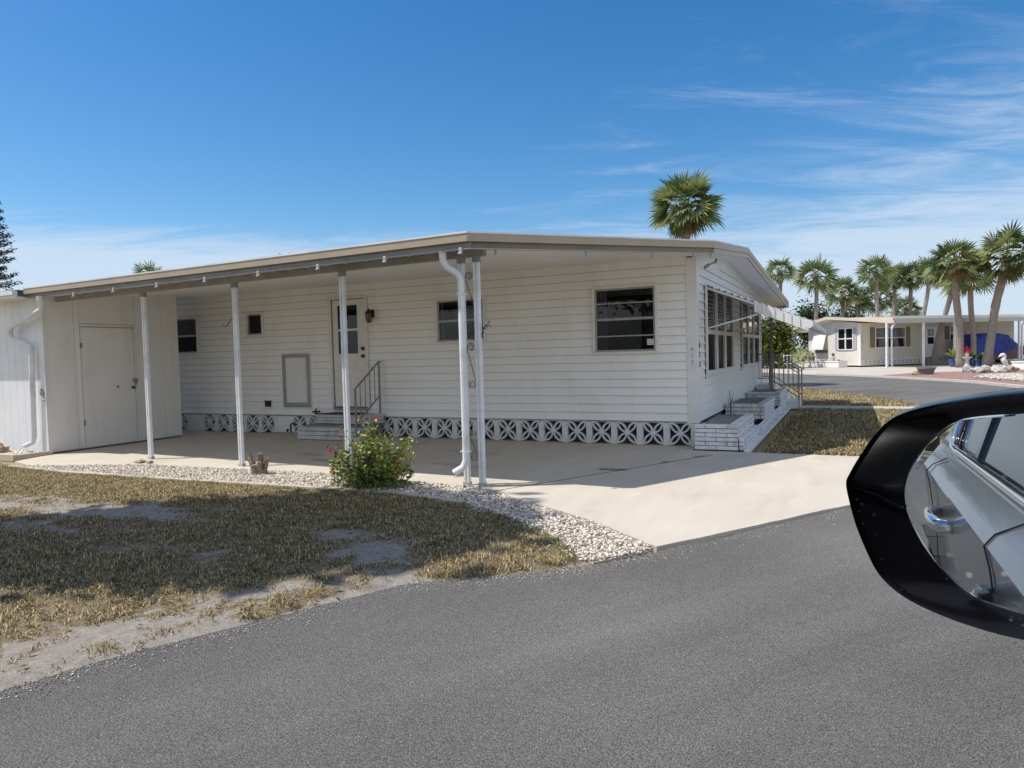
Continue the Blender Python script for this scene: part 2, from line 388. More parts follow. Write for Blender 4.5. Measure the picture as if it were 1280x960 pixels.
cv = wt.nodes.new('ShaderNodeCombineXYZ'); L(wt, mth('DIVIDE', lat, zz), cv.inputs[0]); L(wt, mth('DIVIDE', dep, zz), cv.inputs[1])
def wmap(rot, s, loc=(0,0,0)):
    mp = wt.nodes.new('ShaderNodeMapping'); mp.inputs['Rotation'].default_value = (0, 0, R(rot)); mp.inputs['Scale'].default_value = s; mp.inputs['Location'].default_value = loc
    L(wt, cv.outputs[0], mp.inputs[0]); return mp.outputs[0]
c1 = ntex(wt, 1.9, 10, .66, wmap(24, (.6, 1.6, 1), (3.1, .6, 0)), dist=.9)
c2 = ntex(wt, .55, 4, .5, wmap(10, (.8, 1.2, 1), (7.3, 2.2, 0)))
side = mapr(lat, -.15, .42, .0, .23)
low = mapr(sep.outputs[2], .02, .24, .36, 0)
s = mth('ADD', mth('ADD', mth('MULTIPLY', c1, .75), mth('MULTIPLY', c2, .45)), mth('ADD', side, low))
lb = mth('MULTIPLY', mapr(lat, .20, -.40, .05, .50), mapr(sep.outputs[2], .20, .10, 0, 1))
s = mth('ADD', s, lb)
cl = mapr(s, .72, 1.12, 0, .80)
hz = mapr(sep.outputs[2], -.01, .22, .34, 0)
cl = mth('MULTIPLY', cl, mapr(sep.outputs[2], -.02, .02, 0, 1))
hsv = wt.nodes.new('ShaderNodeHueSaturation'); hsv.inputs['Saturation'].default_value = 1.40; hsv.inputs['Value'].default_value = .95
L(wt, sky.outputs[0], hsv.inputs['Color'])
skc = mixc(wt, hz, hsv.outputs[0], (2.5, 3.6, 5.0))
skc = mixc(wt, cl, skc, (4.3, 5.1, 6.1))
# unseen bright cloud added behind the camera to lift fill on the shaded walls
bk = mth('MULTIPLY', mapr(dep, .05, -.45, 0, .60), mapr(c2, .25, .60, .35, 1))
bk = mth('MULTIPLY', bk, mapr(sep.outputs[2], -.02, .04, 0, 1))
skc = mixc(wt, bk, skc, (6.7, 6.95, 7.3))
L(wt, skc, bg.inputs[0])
sc.view_settings.view_transform = 'Standard'; sc.view_settings.look = 'None'; sc.view_settings.exposure = 0; sc.view_settings.gamma = 1
sc.cycles.max_bounces = 8; sc.cycles.transparent_max_bounces = 12; sc.cycles.use_denoising = True
sc.cycles.sample_clamp_indirect = 6

# ------------------------------------------------------------------ setting
def sheet(name, pts, z, m, thick=0):
    mb = MB()
    if thick: mb.prism([(x, y, z) for x, y in pts], (0, 0, -thick))
    else: mb.poly(*[(x, y, z) for x, y in pts])
    return struct(name, mb, m)
sheet('ground', [(-600,-600),(600,-600),(600,600),(-600,600)], -.03, M['ground'])
ROAD_L = [(-7,-30),(-4.2,-18),(-2.6,-12.5),(-1.95,-10.4),(-1.46,-8.74),(-1.31,-8.35),(-1.01,-7.77),(-.59,-6.85),(.0,-6.40),(.4,-6.06),(.75,-5.57),(1.97,-3.69),(3.0,-2.0),(3.75,0.5),(4.05,4),(3.8,7.5),(3.26,9.91),(2.2,12.7),(.46,16.67),(-3.2,22.5),(-12,35),(-60,95)]
ROAD_R = [(-46,105),(-8,40.5),(-.27,29.5),(2.69,25.96),(4.15,23.41),(6.04,19.52),(6.75,16.0),(7.4,12),(8.2,6),(8.3,0),(7.4,-5),(6.2,-9),(4.9,-13),(2.5,-20),(-.5,-30)]
# road edges get a slightly ragged line
def ragged(pts, step=.25, amp=.025, seed=0):
    out = []
    for (a, b) in zip(pts[:-1], pts[1:]):
        d = V((b[0]-a[0], b[1]-a[1], 0)); n = max(1, int(d.length/step)) if d.length < 8 else 1
        nx = V((-d.y, d.x, 0)).normalized()
        for k in range(n):
            p = V((a[0], a[1], 0)) + d*k/n
            p += nx*amp*noise.noise(V((p.x*2.1, p.y*2.1, seed)))*2 + nx*amp*.6*noise.noise(V((p.x*9, p.y*9, seed)))
            out.append((p.x, p.y))
    out.append(pts[-1]); return out
sheet('road', ragged(ROAD_L) + ROAD_R, -.012, M['asphalt'])
sheet('far_driveway', [(-8,41),(-.27,29.9),(2.69,26.2),(4.96,29.96),(7.69,31.89),(10.5,33.0),(22,39),(24,52),(6,60),(-8,50)], -.010, M['far_drive'])
SLAB = [(-11.9,.1),(-11.9,-.9),(-9.75,-.9),(-9.75,-3.5),(-9.5,-4.2),(-8.7,-4.42),(-7.0,-3.82),(-5.62,-3.72),(-4.03,-3.63),(-1.62,-3.86),(.03,-4.9),(.75,-5.50),(1.97,-3.64),(3.0,-1.96),(3.45,-.5),(.76,-.46),(0,-.46),(0,.1)]
i0 = SLAB.index((.75,-5.50)); SLAB = SLAB[:i0] + ragged([(.75,-5.52),(1.97,-3.66),(3.0,-1.97)], .07, .012, 5) + SLAB[i0+3:]
sheet('driveway', SLAB, .012, M['concrete'], .05)
sheet('walkway', [(.78,7.15),(3.7,7.12),(3.75,7.78),(.80,7.95)], .018, M['walk'], .05)
# kerb strip along the far road edge and the mulch bed behind it
KB = [(.6,28.9),(2.69,25.96),(4.15,23.41),(6.04,19.52),(6.9,15.9),(7.6,12)]
mb = MB()
for a, b in zip(KB[:-1], KB[1:]): mb.bar((a[0],a[1],.02), (b[0],b[1],.02), .22, .1)
struct('kerb', mb, M['kerb'])
mb = MB(); pts = [(2.9,26.1),(4.25,23.6),(6.15,19.7),(7.0,16),(9.5,12),(14,20),(11.5,29),(7.8,31.6),(4.96,29.8)]
mb.poly(*[(x, y, .005) for x, y in pts]); tag(mb.build('mulch_bed', M['mulch']), kind='structure')

# lawn with sand patches: density shared by the soil and the blades
SANDS = [(-4.85,-6.15,.6,.26,.95),(-4.1,-5.95,.55,.28,.9),(-4.6,-6.75,.5,.18,.6),(-1.75,-6.0,.42,.16,.85),(-1.15,-6.32,.35,.22,.9),(-1.35,-7.72,.26,.30,.85),(-1.15,-7.25,.2,.2,.6),
         (-1.62,-8.5,.30,.30,.8),(-1.55,-8.1,.22,.2,.5),(-2.6,-6.85,.5,.18,.5),(-.75,-6.75,.25,.3,.7),(-6.3,-6.2,.9,.4,.6),(-3.2,-7.2,.4,.25,.4)]
def seg_d(p, a, b):
    d = (b[0]-a[0], b[1]-a[1]); l2 = d[0]**2+d[1]**2
    t = max(0, min(1, ((p[0]-a[0])*d[0]+(p[1]-a[1])*d[1])/l2))
    return math.hypot(p[0]-a[0]-d[0]*t, p[1]-a[1]-d[1]*t)
RL = ROAD_L[2:14]
def road_dist(x, y): return min(seg_d((x, y), a, b) for a, b in zip(RL[:-1], RL[1:]))
def dens(x, y):
    d = .80 + .34*noise.noise(V((x*1.3, y*1.3, 3))) + .42*noise.noise(V((x*4.2, y*4.2, 9))) + .30*noise.noise(V((x*9.5, y*9.5, 4)))
    for sx, sy, rx, ry, k in SANDS:
        q = ((x-sx)/rx)**2 + ((y-sy)/ry)**2
        d -= k*.95*math.exp(-q*.9)*(1+.6*noise.noise(V((x*5, y*5, 1))))
    rd = road_dist(x, y); wid = .04 + .09*max(0, min(1, (-6.6-y)/1.4)) + .10*noise.noise(V((x*2.3, y*2.3, 5)))
    d -= max(0, 1.15 - rd/max(wid, .035))*.62
    return max(0, min(1, d))
def inside(p, poly):
    x, y = p; r = False; j = len(poly)-1
    for i in range(len(poly)):
        xi, yi = poly[i]; xj, yj = poly[j]
        if (yi > y) != (yj > y) and x < (xj-xi)*(y-yi)/(yj-yi)+xi: r = not r
        j = i
    return r
G_FRONT = [(-9.0,-4.56),(-7.6,-4.66),(-5.72,-4.61),(-4.43,-4.55),(-3.17,-4.49),(-2.26,-4.46),(-1.35,-4.66),(-.64,-5.08),(-.05,-5.52),(.30,-5.95)]
LAWN_OVER = [(-22,-4.4),(-9.6,-4.4)] + G_FRONT + [(.62,-5.98),(.5,-6.6),(-.3,-7.2),(-.8,-8.2),(-1.2,-9.2),(-1.7,-10.8),(-2.4,-13),(-3.5,-18),(-22,-30)]
ROADP = ROAD_L + ROAD_R
LAWN = [(-22,-4.4),(-9.6,-4.4)] + G_FRONT + [(.36,-6.04)] + [p for p in reversed(ROAD_L[:10])] + [(-22,-30)]
def lawn_sheet():
    xs = np.arange(-11, .7, .09); ys = np.arange(-12.5, -4.2, .09); idx = {}; vs = []; fs = []; ds = []
    def vid(i, j):
        if (i, j) not in idx:
            x, y = xs[i], ys[j]; idx[(i, j)] = len(vs)
            z = .004 + .012*noise.noise(V((x*2, y*2, 0))) + .008*noise.noise(V((x*7, y*7, 2)))
            rd = road_dist(x, y)*(-1 if inside((x, y), ROADP) else 1); z = min(z+.006, .012); k = max(0, min(1, (rd+.02)/.12)); z = z*k + (-.022)*(1-k)
            vs.append((x, y, z)); ds.append(dens(x, y))
        return idx[(i, j)]
    for i in range(len(xs)-1):
        for j in range(len(ys)-1):
            if inside((xs[i]+.045, ys[j]+.045), LAWN_OVER): fs.append((vid(i,j), vid(i+1,j), vid(i+1,j+1), vid(i,j+1)))
    o = np_mesh('lawn', vs, fs, M['soil_lawn'], smooth=True)
    a = o.data.attributes.new('dens', 'FLOAT', 'POINT'); a.data.foreach_set('value', np.array(ds, dtype=np.float32))
    o['kind'] = 'structure'
lawn_sheet()
LAWN_R = [(.98,-.42),(3.3,-.45),(3.7,.6),(4.0,4),(3.75,7.5),(3.2,9.9),(2.1,12.7),(.4,16.6),(-3.3,22.4),(-8,29),(-8,10),(.98,8.6)]
mb = MB(); mb.poly(*[(x, y, -.004) for x, y in LAWN_R]); struct('side_lawn', mb, M['ground'])

def blades(name, spots, nb, hmin, hmax, wid, spread, pal):
    n = len(spots); S = np.repeat(np.array(spots, dtype=np.float32), nb, axis=0); k = len(S)
    ang = RNG.uniform(0, 2*PI, k); lean = RNG.uniform(.25, 1.6, k); h = RNG.uniform(hmin, hmax, k)*S[:, 2]
    px = S[:, 0] + RNG.normal(0, spread, k); py = S[:, 1] + RNG.normal(0, spread, k)
    dx, dy = np.cos(ang), np.sin(ang); wx, wy = -dy*wid, dx*wid
    out = h*lean
    P = np.zeros((k, 5, 3), dtype=np.float32)
    P[:,0] = np.stack([px-wx, py-wy, np.full(k, -.004)], 1); P[:,1] = np.stack([px+wx, py+wy, np.full(k, -.004)], 1)
    mx, my, mz = px+dx*out*.4, py+dy*out*.4, h*.65
    P[:,2] = np.stack([mx-wx*.8, my-wy*.8, mz], 1); P[:,3] = np.stack([mx+wx*.8, my+wy*.8, mz], 1)
    P[:,4] = np.stack([px+dx*out, py+dy*out, h*np.maximum(.18, 1.02-.48*lean)], 1)
    base = (np.arange(k)*5)[:, None]
    F = np.concatenate([base+np.array([[0,1,3]]), base+np.array([[0,3,2]]), base+np.array([[2,3,4]])])
    ci = RNG.choice(len(pal), k, p=np.array([p[1] for p in pal])/sum(p[1] for p in pal)); C = np.array([p[0] for p in pal])[ci]*RNG.uniform(.7, 1.3, (k, 1))
    g = np.repeat(S[:, 3], 1)[:, None]; C = C*(1-g) + np.array([[.10,.17,.03]])*g*RNG.uniform(.7, 1.3, (k, 1))
    return tag(np_mesh(name, P.reshape(-1, 3), F, M['grassblade'], cols=np.repeat(C, 5, axis=0)), kind='stuff')
PAL = [((.42,.32,.165),.30),((.16,.125,.058),.27),((.56,.45,.285),.18),((.15,.165,.046),.16),((.11,.07,.042),.08)]
spots = []
for _ in range(34000):
    y = -4.3 - 5.2*random.random()**1.0; x = -9.5 + 10.2*random.random()
    # inside the camera's view only needs the right-hand wedge
    if x < (-4.4 + (y+9.2)*-1.65) - .9: continue
    if not inside((x, y), LAWN): continue
    d = dens(x, y)
    if random.random() < max(0, d-.10)*1.3 + .03:
        edge = min(seg_d((x, y), a, b) for a, b in zip(G_FRONT[:-1], G_FRONT[1:]))
        green = .75*max(0, 1-edge/.22)*(.3+.7*random.random()) + .4*max(0, noise.noise(V((x*1.8, y*1.8, 20)))-.2)
        spots.append((x, y, .7+.75*d*random.uniform(.6, 1.25), min(.9, green)))
blades('lawn_grass', spots, 10, .016, .046, .0028, .022, PAL)
spots = []
for _ in range(16000):
    y = -.4 + 20*random.random()**1.7; x = .9 + 3.2*random.random() - max(0, (y-9)*.45)
    if inside((x, y), LAWN_R) and not (7.05 < y < 8.0 and x > .7):
        if random.random() < .55 + .6*noise.noise(V((x*1.5, y*1.5, 7))): spots.append((x, y, 1.0, .25*max(0, noise.noise(V((x, y, 2))))))
blades('side_lawn_grass', spots, 5, .03, .075, .0055, .05, PAL)

def stones(name, spots, m, rmin, rmax, pal):
    bm = bmesh.new(); bmesh.ops.create_icosphere(bm, subdivisions=1, radius=1)
    bv = np.array([v.co[:] for v in bm.verts], dtype=np.float32); bf = np.array([[v.index for v in f.verts] for f in bm.faces], dtype=np.int32); bm.free()
    n = len(spots); S = np.array(spots, dtype=np.float32); r = RNG.uniform(rmin, rmax, n)*RNG.uniform(.8, 1.25, n)
    P = bv[None]*(1+RNG.normal(0, .16, (n, len(bv), 1)))*RNG.uniform(.6, 1.25, (n, 1, 3))
    a = RNG.uniform(0, 2*PI, n); ca, sa = np.cos(a)[:, None], np.sin(a)[:, None]
    X = P[:,:,0]*ca-P[:,:,1]*sa; Y = P[:,:,0]*sa+P[:,:,1]*ca
    P = np.stack([X, Y, P[:,:,2]*.75], 2)*r[:, None, None] + S[:, None, :]
    F = (bf[None]+(np.arange(n)*len(bv))[:, None, None]).reshape(-1, 3)
    C = np.array([p for p in pal])[RNG.integers(0, len(pal), n)]*RNG.uniform(.8, 1.12, (n, 1))
    return tag(np_mesh(name, P.reshape(-1, 3), F, m, cols=np.repeat(C, len(bv), axis=0)), kind='stuff')
G_BACK = [(-8.7,-4.42),(-7.0,-3.85),(-5.62,-3.76),(-4.03,-3.66),(-1.66,-3.90),(.0,-4.93),(.70,-5.52)]
GRAVEL = G_BACK + [(.735,-5.58),(.60,-5.80),(.43,-6.02)] + list(reversed(G_FRONT))
sheet('gravel_bed', GRAVEL, .004, M['gravel_base'], .04)
def scatter(poly, n, z=.012):
    xs = [p[0] for p in poly]; ys = [p[1] for p in poly]; out = []
    while len(out) < n:
        p = (random.uniform(min(xs), max(xs)), random.uniform(min(ys), max(ys)))
        if inside(p, poly): out.append((p[0], p[1], z+random.uniform(-.004, .014)))
    return out
SP = [(.74,.69,.60),(.66,.60,.50),(.78,.75,.69),(.55,.48,.38),(.70,.62,.51),(.40,.34,.26),(.30,.25,.19)]
sp = scatter(GRAVEL, 21000)
for a, b in zip(G_FRONT[5:-1], G_FRONT[6:]):
    for _ in range(70):
        t = random.random(); sp.append((a[0]+(b[0]-a[0])*t+random.gauss(0,.07), a[1]+(b[1]-a[1])*t+random.gauss(-.03,.06), .012))
stones('white_gravel', sp, M['stone'], .006, .0145, SP)
gr = []
for _ in range(2600):
    a, b = random.choice(list(zip(ROAD_L[3:11], ROAD_L[4:12]))); t = random.random(); e = abs(random.gauss(0, .10))
    gr.append((a[0]+(b[0]-a[0])*t+e*.8, a[1]+(b[1]-a[1])*t-e*.55, -.009))
stones('road_edge_grit', gr, M['stone'], .0022, .0052, [(.50,.45,.38),(.36,.31,.25),(.58,.53,.46),(.22,.17,.12)])
LQ, LF, LC = [], [], []
for _ in range(420):
    while True:
        x, y = random.uniform(-7.5, .5), random.uniform(-9, -4.5)
        if inside((x, y), LAWN): break
    a = random.uniform(0, 2*PI); l = random.uniform(.012, .03); dx, dy = l*math.cos(a), l*math.sin(a); z = .016+random.random()*.014; o = len(LQ)
    LQ += [(x-dx, y-dy, z), (x-dy*.4, y+dx*.4, z+.006), (x+dx, y+dy, z+.002), (x+dy*.4, y-dx*.4, z)]; LF.append((o, o+1, o+2, o+3)); LC += [random.choice([(.20,.11,.05),(.30,.19,.09),(.12,.075,.04)])]*4
tag(np_mesh('fallen_leaves', LQ, LF, M['grassblade'], cols=np.array(LC)), kind='stuff')
SHBED = [(-14,-3.5),(-9.86,-3.5),(-9.80,-4.0),(-14,-3.95)]
sheet('shed_bed', SHBED, .02, M['gravel_base'])
stones('shed_bed_gravel', [(x, y, .035) for x, y, z in scatter(SHBED, 1500)], M['stone'], .014, .030, SP)
mb = MB(); mb.bar((-14,-4.0,.03), (-9.78,-4.04,.03), .08, .10); mb.bar((-9.78,-4.08,.03), (-9.74,-3.5,.03), .06, .09); struct('shed_bed_kerb', mb, M['concrete_pink'])
mb = MB()
for a, b in zip(G_FRONT[:7], G_FRONT[1:7]): mb.bar((a[0],a[1],.006), (b[0],b[1],.006), .085, .05)
struct('gravel_edging', mb, M['concrete_pink'])
mb = MB(); JT = [(-1.36,-4.02),(-1.0,-3.37),(-.5,-2.44),(.15,-1.21),(.35,-.86)]
for a, b in zip(JT[:-1], JT[1:]): mb.bar((a[0],a[1],.0125), (b[0],b[1],.0125), .014, .003)
struct('driveway_joint', mb, M['dark'])
def splat(name, c, rx, ry, rot, seed, m, z=.0155):
    pts = []
    for k in range(26):
        a = 2*PI*k/26; q = 1+.45*noise.noise(V((math.cos(a)*1.5+seed, math.sin(a)*1.5, seed)))
        x, y = rx*q*math.cos(a), ry*q*math.sin(a); pts.append((c[0]+x*math.cos(rot)-y*math.sin(rot), c[1]+x*math.sin(rot)+y*math.cos(rot), z))
    mb = MB(); mb.poly(*pts); struct(name, mb, m)
M['stain'] = mat('oil_stain', (.085, .07, .055), (.30, .255, .20), 18, .7, lo=.4, hi=.62)
M['damp'] = mat('damp_stain', (.33, .30, .26), (.44, .39, .32), 3, .6)
splat('oil_stain', (-.56,-2.36), .20, .07, .2, 3, M['stain']); splat('oil_stain', (-.1,-1.62), .09, .035, .5, 8, M['stain'])
splat('oil_stain', (.22,-1.05), .13, .04, .9, 12, M['stain'])
for i, (x, y, a, b) in enumerate([(-5.4,-2.3,.30,.07),(-4.7,-2.75,.35,.08),(-4.2,-2.9,.42,.07),(-2.6,-2.6,.5,.10),(-3.0,-1.5,.5,.08)]): splat('damp_stain', (x, y), a, b, -.2, 20+i, M['damp'], .0145)

# ------------------------------------------------------------------ house
house = thing('mobile_home', 'white mobile home with lap siding and lattice block skirting, behind the carport', 'house', (-5.5, 4, 0))
ZS, ZT = .369, 2.822
def profile(y):
    return 2.82 + (3.06-2.82)*y/3.0 if y < 3 else 3.06 + (2.76-3.06)*(y-3)/5.4
FRONT_OPEN = [(-1.58,-.58,1.42,2.445),(-4.46,-3.50,1.67,2.43),(-8.93,-8.49,1.95,2.42),(-11.2,-10.33,1.63,2.42),(-6.82,-5.93,.50,2.60),(-8.02,-7.33,.53,1.57)]
END_OPEN = [(.66,3.38,1.09,2.41),(4.73,7.75,1.09,2.41)]
def siding(openings, u0, u1, z0, z1, pitch, P, top=None):
    jr = random.Random(17); mb = MB(); n = round((z1-z0)/pitch); hh = (z1-z0)/n if top is None else pitch
    rows = []
    k = 0; z = z0
    while z < z1-1e-4:
        rows.append((z, min(z+hh, z1))); z += hh
    for a, b in rows:
        cuts = sorted({a, b} | {q for o in openings for q in o[2:4] if a < q < b})
        for c, d in zip(cuts[:-1], cuts[1:]):
            ua, ub = u0, u1
            if top is not None:
                us = [u0+(u1-u0)*i/200 for i in range(201)]; ok = [q for q in us if top(q) >= d-.02]
                if not ok: continue
                ua, ub = min(ok), max(ok)
            segs = [(ua, ub)]
            for o in openings:
                if o[2] < (c+d)/2 < o[3]:
                    new = []
                    for s0, s1 in segs:
                        if o[1] <= s0 or o[0] >= s1: new.append((s0, s1)); continue
                        if o[0] > s0: new.append((s0, o[0]))
                        if o[1] < s1: new.append((o[1], s1))
                    segs = new
            fo = lambda q: .018*(1-(q-a)/(b-a)) + .001
            low = abs(c-a) < 1e-5; c2 = c+.008 if low else c
            for s0, s1 in segs:
                if low and s1-s0 > .6 and jr.random() < .55:
                    j = jr.uniform(s0+.15, s1-.15); mb.gap = getattr(mb, 'gap', []) + [len(mb.f)]
                    mb.poly(P(j, c2+.004, fo(c2)+.0012), P(j+.004, c2+.004, fo(c2)+.0012), P(j+.004, d-.004, fo(d)+.0012), P(j, d-.004, fo(d)+.0012))
                mb.poly(P(s0, c2, fo(c2)), P(s1, c2, fo(c2)), P(s1, d, fo(d)), P(s0, d, fo(d)))
                if low:
                    mb.gap = getattr(mb, 'gap', []) + [len(mb.f), len(mb.f)+1]
                    mb.poly(P(s0, c2, .0), P(s1, c2, .0), P(s1, c2, fo(c2)), P(s0, c2, fo(c2)))
                    mb.poly(P(s0, c, .0005), P(s1, c, .0005), P(s1, c2, .0005), P(s0, c2, .0005))
    return mb
sd1 = siding(FRONT_OPEN, -11.6, -.13, ZS, ZT, .129, lambda u, z, o: (u, -o, z))
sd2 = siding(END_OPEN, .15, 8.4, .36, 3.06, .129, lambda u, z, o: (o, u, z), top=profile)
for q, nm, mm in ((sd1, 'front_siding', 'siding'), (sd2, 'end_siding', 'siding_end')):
    o = q.build(nm, M[mm], house, recalc=False); o.data.materials.append(M['siding_shade_joint'])
    for i in q.gap: o.data.polygons[i].material_index = 1
mb = MB(); mb.box(-.14, .022, -.024, .004, ZS-.015, 2.80); mb.box(-.01, .022, .004, .16, ZS-.015, 2.83); mb.build('corner_trim', M['white'], house, bevel=.004)
mb = MB(); mb.box(.0, .024, 8.36, 8.44, .3, 2.76); mb.build('corner_trim', M['white'], house)
# room shell behind the openings
mb = MB(); x0, x1, y0, y1, z0, z1 = -11.6, -.06, .06, 8.36, .40, 2.74
mb.poly((x0,y0,z0),(x1,y0,z0),(x1,y1,z0),(x0,y1,z0)); mb.poly((x0,y0,z1),(x0,y1,z1),(x1,y1,z1),(x1,y0,z1))
mb.poly((x0,y1,z0),(x1,y1,z0),(x1,y1,z1),(x0,y1,z1)); mb.poly((x0,y0,z0),(x0,y1,z0),(x0,y1,z1),(x0,y0,z1))
mb.box(-6.0, -5.92, .3, 8.2, z0, z1); mb.box(-11.5, -.3, 4.1, 4.18, z0, z1)
mb.build('room_shell', M['interior'], house, recalc=False)
# windows
def win_front(x0, x1, z0, z1, mid, inner=None, rails=(), rail_mat='frame_white', casing=.045, screen=True):
    mb = MB(); c = casing; y0, y1 = -.046, .03
    mb.box(x0-c, x0, y0, y1, z0-c, z1+c); mb.box(x1, x1+c, y0, y1, z0-c, z1+c); mb.box(x0, x1, y0, y1, z1, z1+c); mb.box(x0, x1, y0-.012, y1, z0-c, z0)
    f = mb.build('window', M['frame_white'], house, bevel=.004)
    mb = MB(); t = .028
    mb.box(x0, x0+t, -.026, .02, z0, z1); mb.box(x1-t, x1, -.026, .02, z0, z1); mb.box(x0+t, x1-t, -.026, .02, z1-t, z1); mb.box(x0+t, x1-t, -.026, .02, z0, z0+t)
    if mid: mb.box(x0+t, x1-t, -.034, .02, mid-.02, mid+.02)
    for q in rails: mb.box(x0+t, x1-t, -.022, .004, q-.010, q+.010)
    mb.build('sash', M['frame_grey'] if rail_mat == 'frame_grey' else M[rail_mat], f, bevel=.002)
    mb = MB()
    if mid:
        mb.poly((x0+t,-.004,mid+.02),(x1-t,-.004,mid+.02),(x1-t,-.004,z1-t),(x0+t,-.004,z1-t)); mb.build('pane', M['glass'], f)
        mb = MB(); mb.poly((x0+t,-.012,z0+t),(x1-t,-.012,z0+t),(x1-t,-.012,mid-.02),(x0+t,-.012,mid-.02)); mb.build('pane', M['screen'] if screen else M['glass'], f)
    else:
        mb.poly((x0+t,-.004,z0+t),(x1-t,-.004,z0+t),(x1-t,-.004,z1-t),(x0+t,-.004,z1-t)); mb.build('pane', M['glass'], f)
    return f
f = win_front(-1.555,-.605,1.445,2.42, 1.945, rails=(2.19,1.685), rail_mat='frame_grey')
mb = MB()
for k in range(5): mb.box(-1.53+.033*k, -1.53+.033*k+.026, .03+.006*(k%2), .034+.006*(k%2), 1.48, 2.40)
mb.build('curtain', M['curtain'], f)
mb = MB(); mb.box(-.735, -.635, -.0155, -.0135, 1.535, 1.625); st = mb.build('sticker', M['white'], f)
mb = MB()
for z in (1.553, 1.580, 1.604): mb.box(-.725, -.648, -.0165, -.0157, z, z+.009)
mb.build('sticker_print', M['frame_grey'], f)
f = win_front(-4.43,-3.53,1.70,2.405, 2.05, rails=(), rail_mat='frame_grey', screen=False)
mb = MB(); mb.box(-4.38, -4.34, .03, .034, 1.73, 2.38); mb.box(-4.38,-3.58,.20,.21,2.0,2.22); mb.build('curtain', M['curtain'], f)
win_front(-8.90,-8.52,1.98,2.39, None, rail_mat='frame_grey')
win_front(-11.15,-10.36,1.66,2.39, 2.02, rail_mat='frame_grey')
f = None
def win_end(y0, y1, z0, z1, tr):
    mb = MB(); c = .06
    mb.box(-.02, .05, y0-c, y0, z0-c, z1+c); mb.box(-.02, .05, y1, y1+c, z0-c, z1+c); mb.box(-.02, .05, y0, y1, z1, z1+c); mb.box(-.02, .062, y0, y1, z0-c, z0)
    f = mb.build('window', M['white'], house, bevel=.004)
    mb = MB(); ws = (y1-y0)/3
    for k in (1, 2): mb.box(-.015, .044, y0+ws*k-.08, y0+ws*k+.08, z0, z1)
    for k in range(3):
        a = y0+ws*k+(.08 if k else 0); b = y0+ws*(k+1)-(.08 if k < 2 else 0); mb.box(-.015, .040, a, b, tr-.035, tr+.035)
    mb.build('mullion', M['white'], f)
    for k in range(3):
        a = y0+ws*k+(.08 if k else 0); b = y0+ws*(k+1)-(.08 if k < 2 else 0)
        MB().poly((.012,a,z0),(.012,b,z0),(.012,b,tr-.035),(.012,a,tr-.035)).build('pane', M['screen'], f)
        MB().poly((.022,a,tr+.035),(.022,b,tr+.035),(.022,b,z1),(.022,a,z1)).build('pane', M['glass'], f)
    return f
win_end(.69, 3.36, 1.11, 2.39, 1.72); win_end(4.75, 7.73, 1.11, 2.39, 1.72)
# dark weatherstrip lengths hanging beside the end windows
for y in (.60, 4.66):
    mb = MB()
    mb.tube([(.015,y-.012*math.sin(k*1.9),2.42-.055*k) for k in range(27)], [.012-.006*abs(math.sin(k*1.7)) for k in range(27)], 5)
    mb.build('weatherstrip', M['black'], house)
# front door
mb = MB(); X0, X1, Z0, Z1 = -6.765, -5.98, .55, 2.558
mb.box(X0-.055, X0, -.05, .04, .50, Z1+.045); mb.box(X1, X1+.05, -.05, .04, .50, Z1+.045); mb.box(X0, X1, -.05, .04, Z1, Z1+.045)
df = mb.build('door_frame', M['frame_white'], house, bevel=.004)
mb = MB(); mb.box(X0, X1, -.055, .05, .49, .535); mb.build('door_sill', M['grey_metal'], house)
door = MB()
wx0, wx1, wz0, wz1 = -6.625, -6.165, 1.54, 2.44
door.box(X0+.018, wx0, -.018, .02, Z0, Z1-.012); door.box(wx1, X1-.012, -.018, .02, Z0, Z1-.012); door.box(wx0, wx1, -.018, .02, Z0, wz0); door.box(wx0, wx1, -.018, .02, wz1, Z1-.012)
d = door.build('door', M['frame_white'], house, bevel=.003)
mb = MB(); mb.box(wx0, wx1, -.030, -.008, 1.965, 2.005)
for a, b in ((wx0-.02, wx0), (wx1, wx1+.02)): mb.box(a, b, -.026, -.016, wz0-.02, wz1+.02)
mb.box(wx0, wx1, -.026, -.016, wz1, wz1+.02); mb.box(wx0, wx1, -.026, -.016, wz0-.02, wz0); mb.build('door_window_frame', M['white'], d)
MB().poly((wx0,-.004,wz0),(wx1,-.004,wz0),(wx1,-.004,1.965),(wx0,-.004,1.965)).build('pane', M['glass'], d)
MB().poly((wx0,-.004,2.005),(wx1,-.004,2.005),(wx1,-.004,wz1),(wx0,-.004,wz1)).build('pane', M['glass'], d)
MB().box(wx0+.05, wx1-.02, .030, .034, 2.16, 2.175).build('blind_rail', M['curtain'], d)
for z in (1.63, 1.49):
    MB().lathe([(.0,-.075),(.024,-.072),(.03,-.055),(.018,-.035),(.034,-.03),(.036,-.018),(0,-.016)], (-6.055,0,z), 14, 'y').build('knob', M['brass'], d, smooth=True)
mb = MB(); mb.box(X0-.001, X0+.018, -.012, .0, Z0, Z1); mb.build('hinge_gap_shade', M['dark'], house)  # dark strip painted as the shadow in the slit beside the door
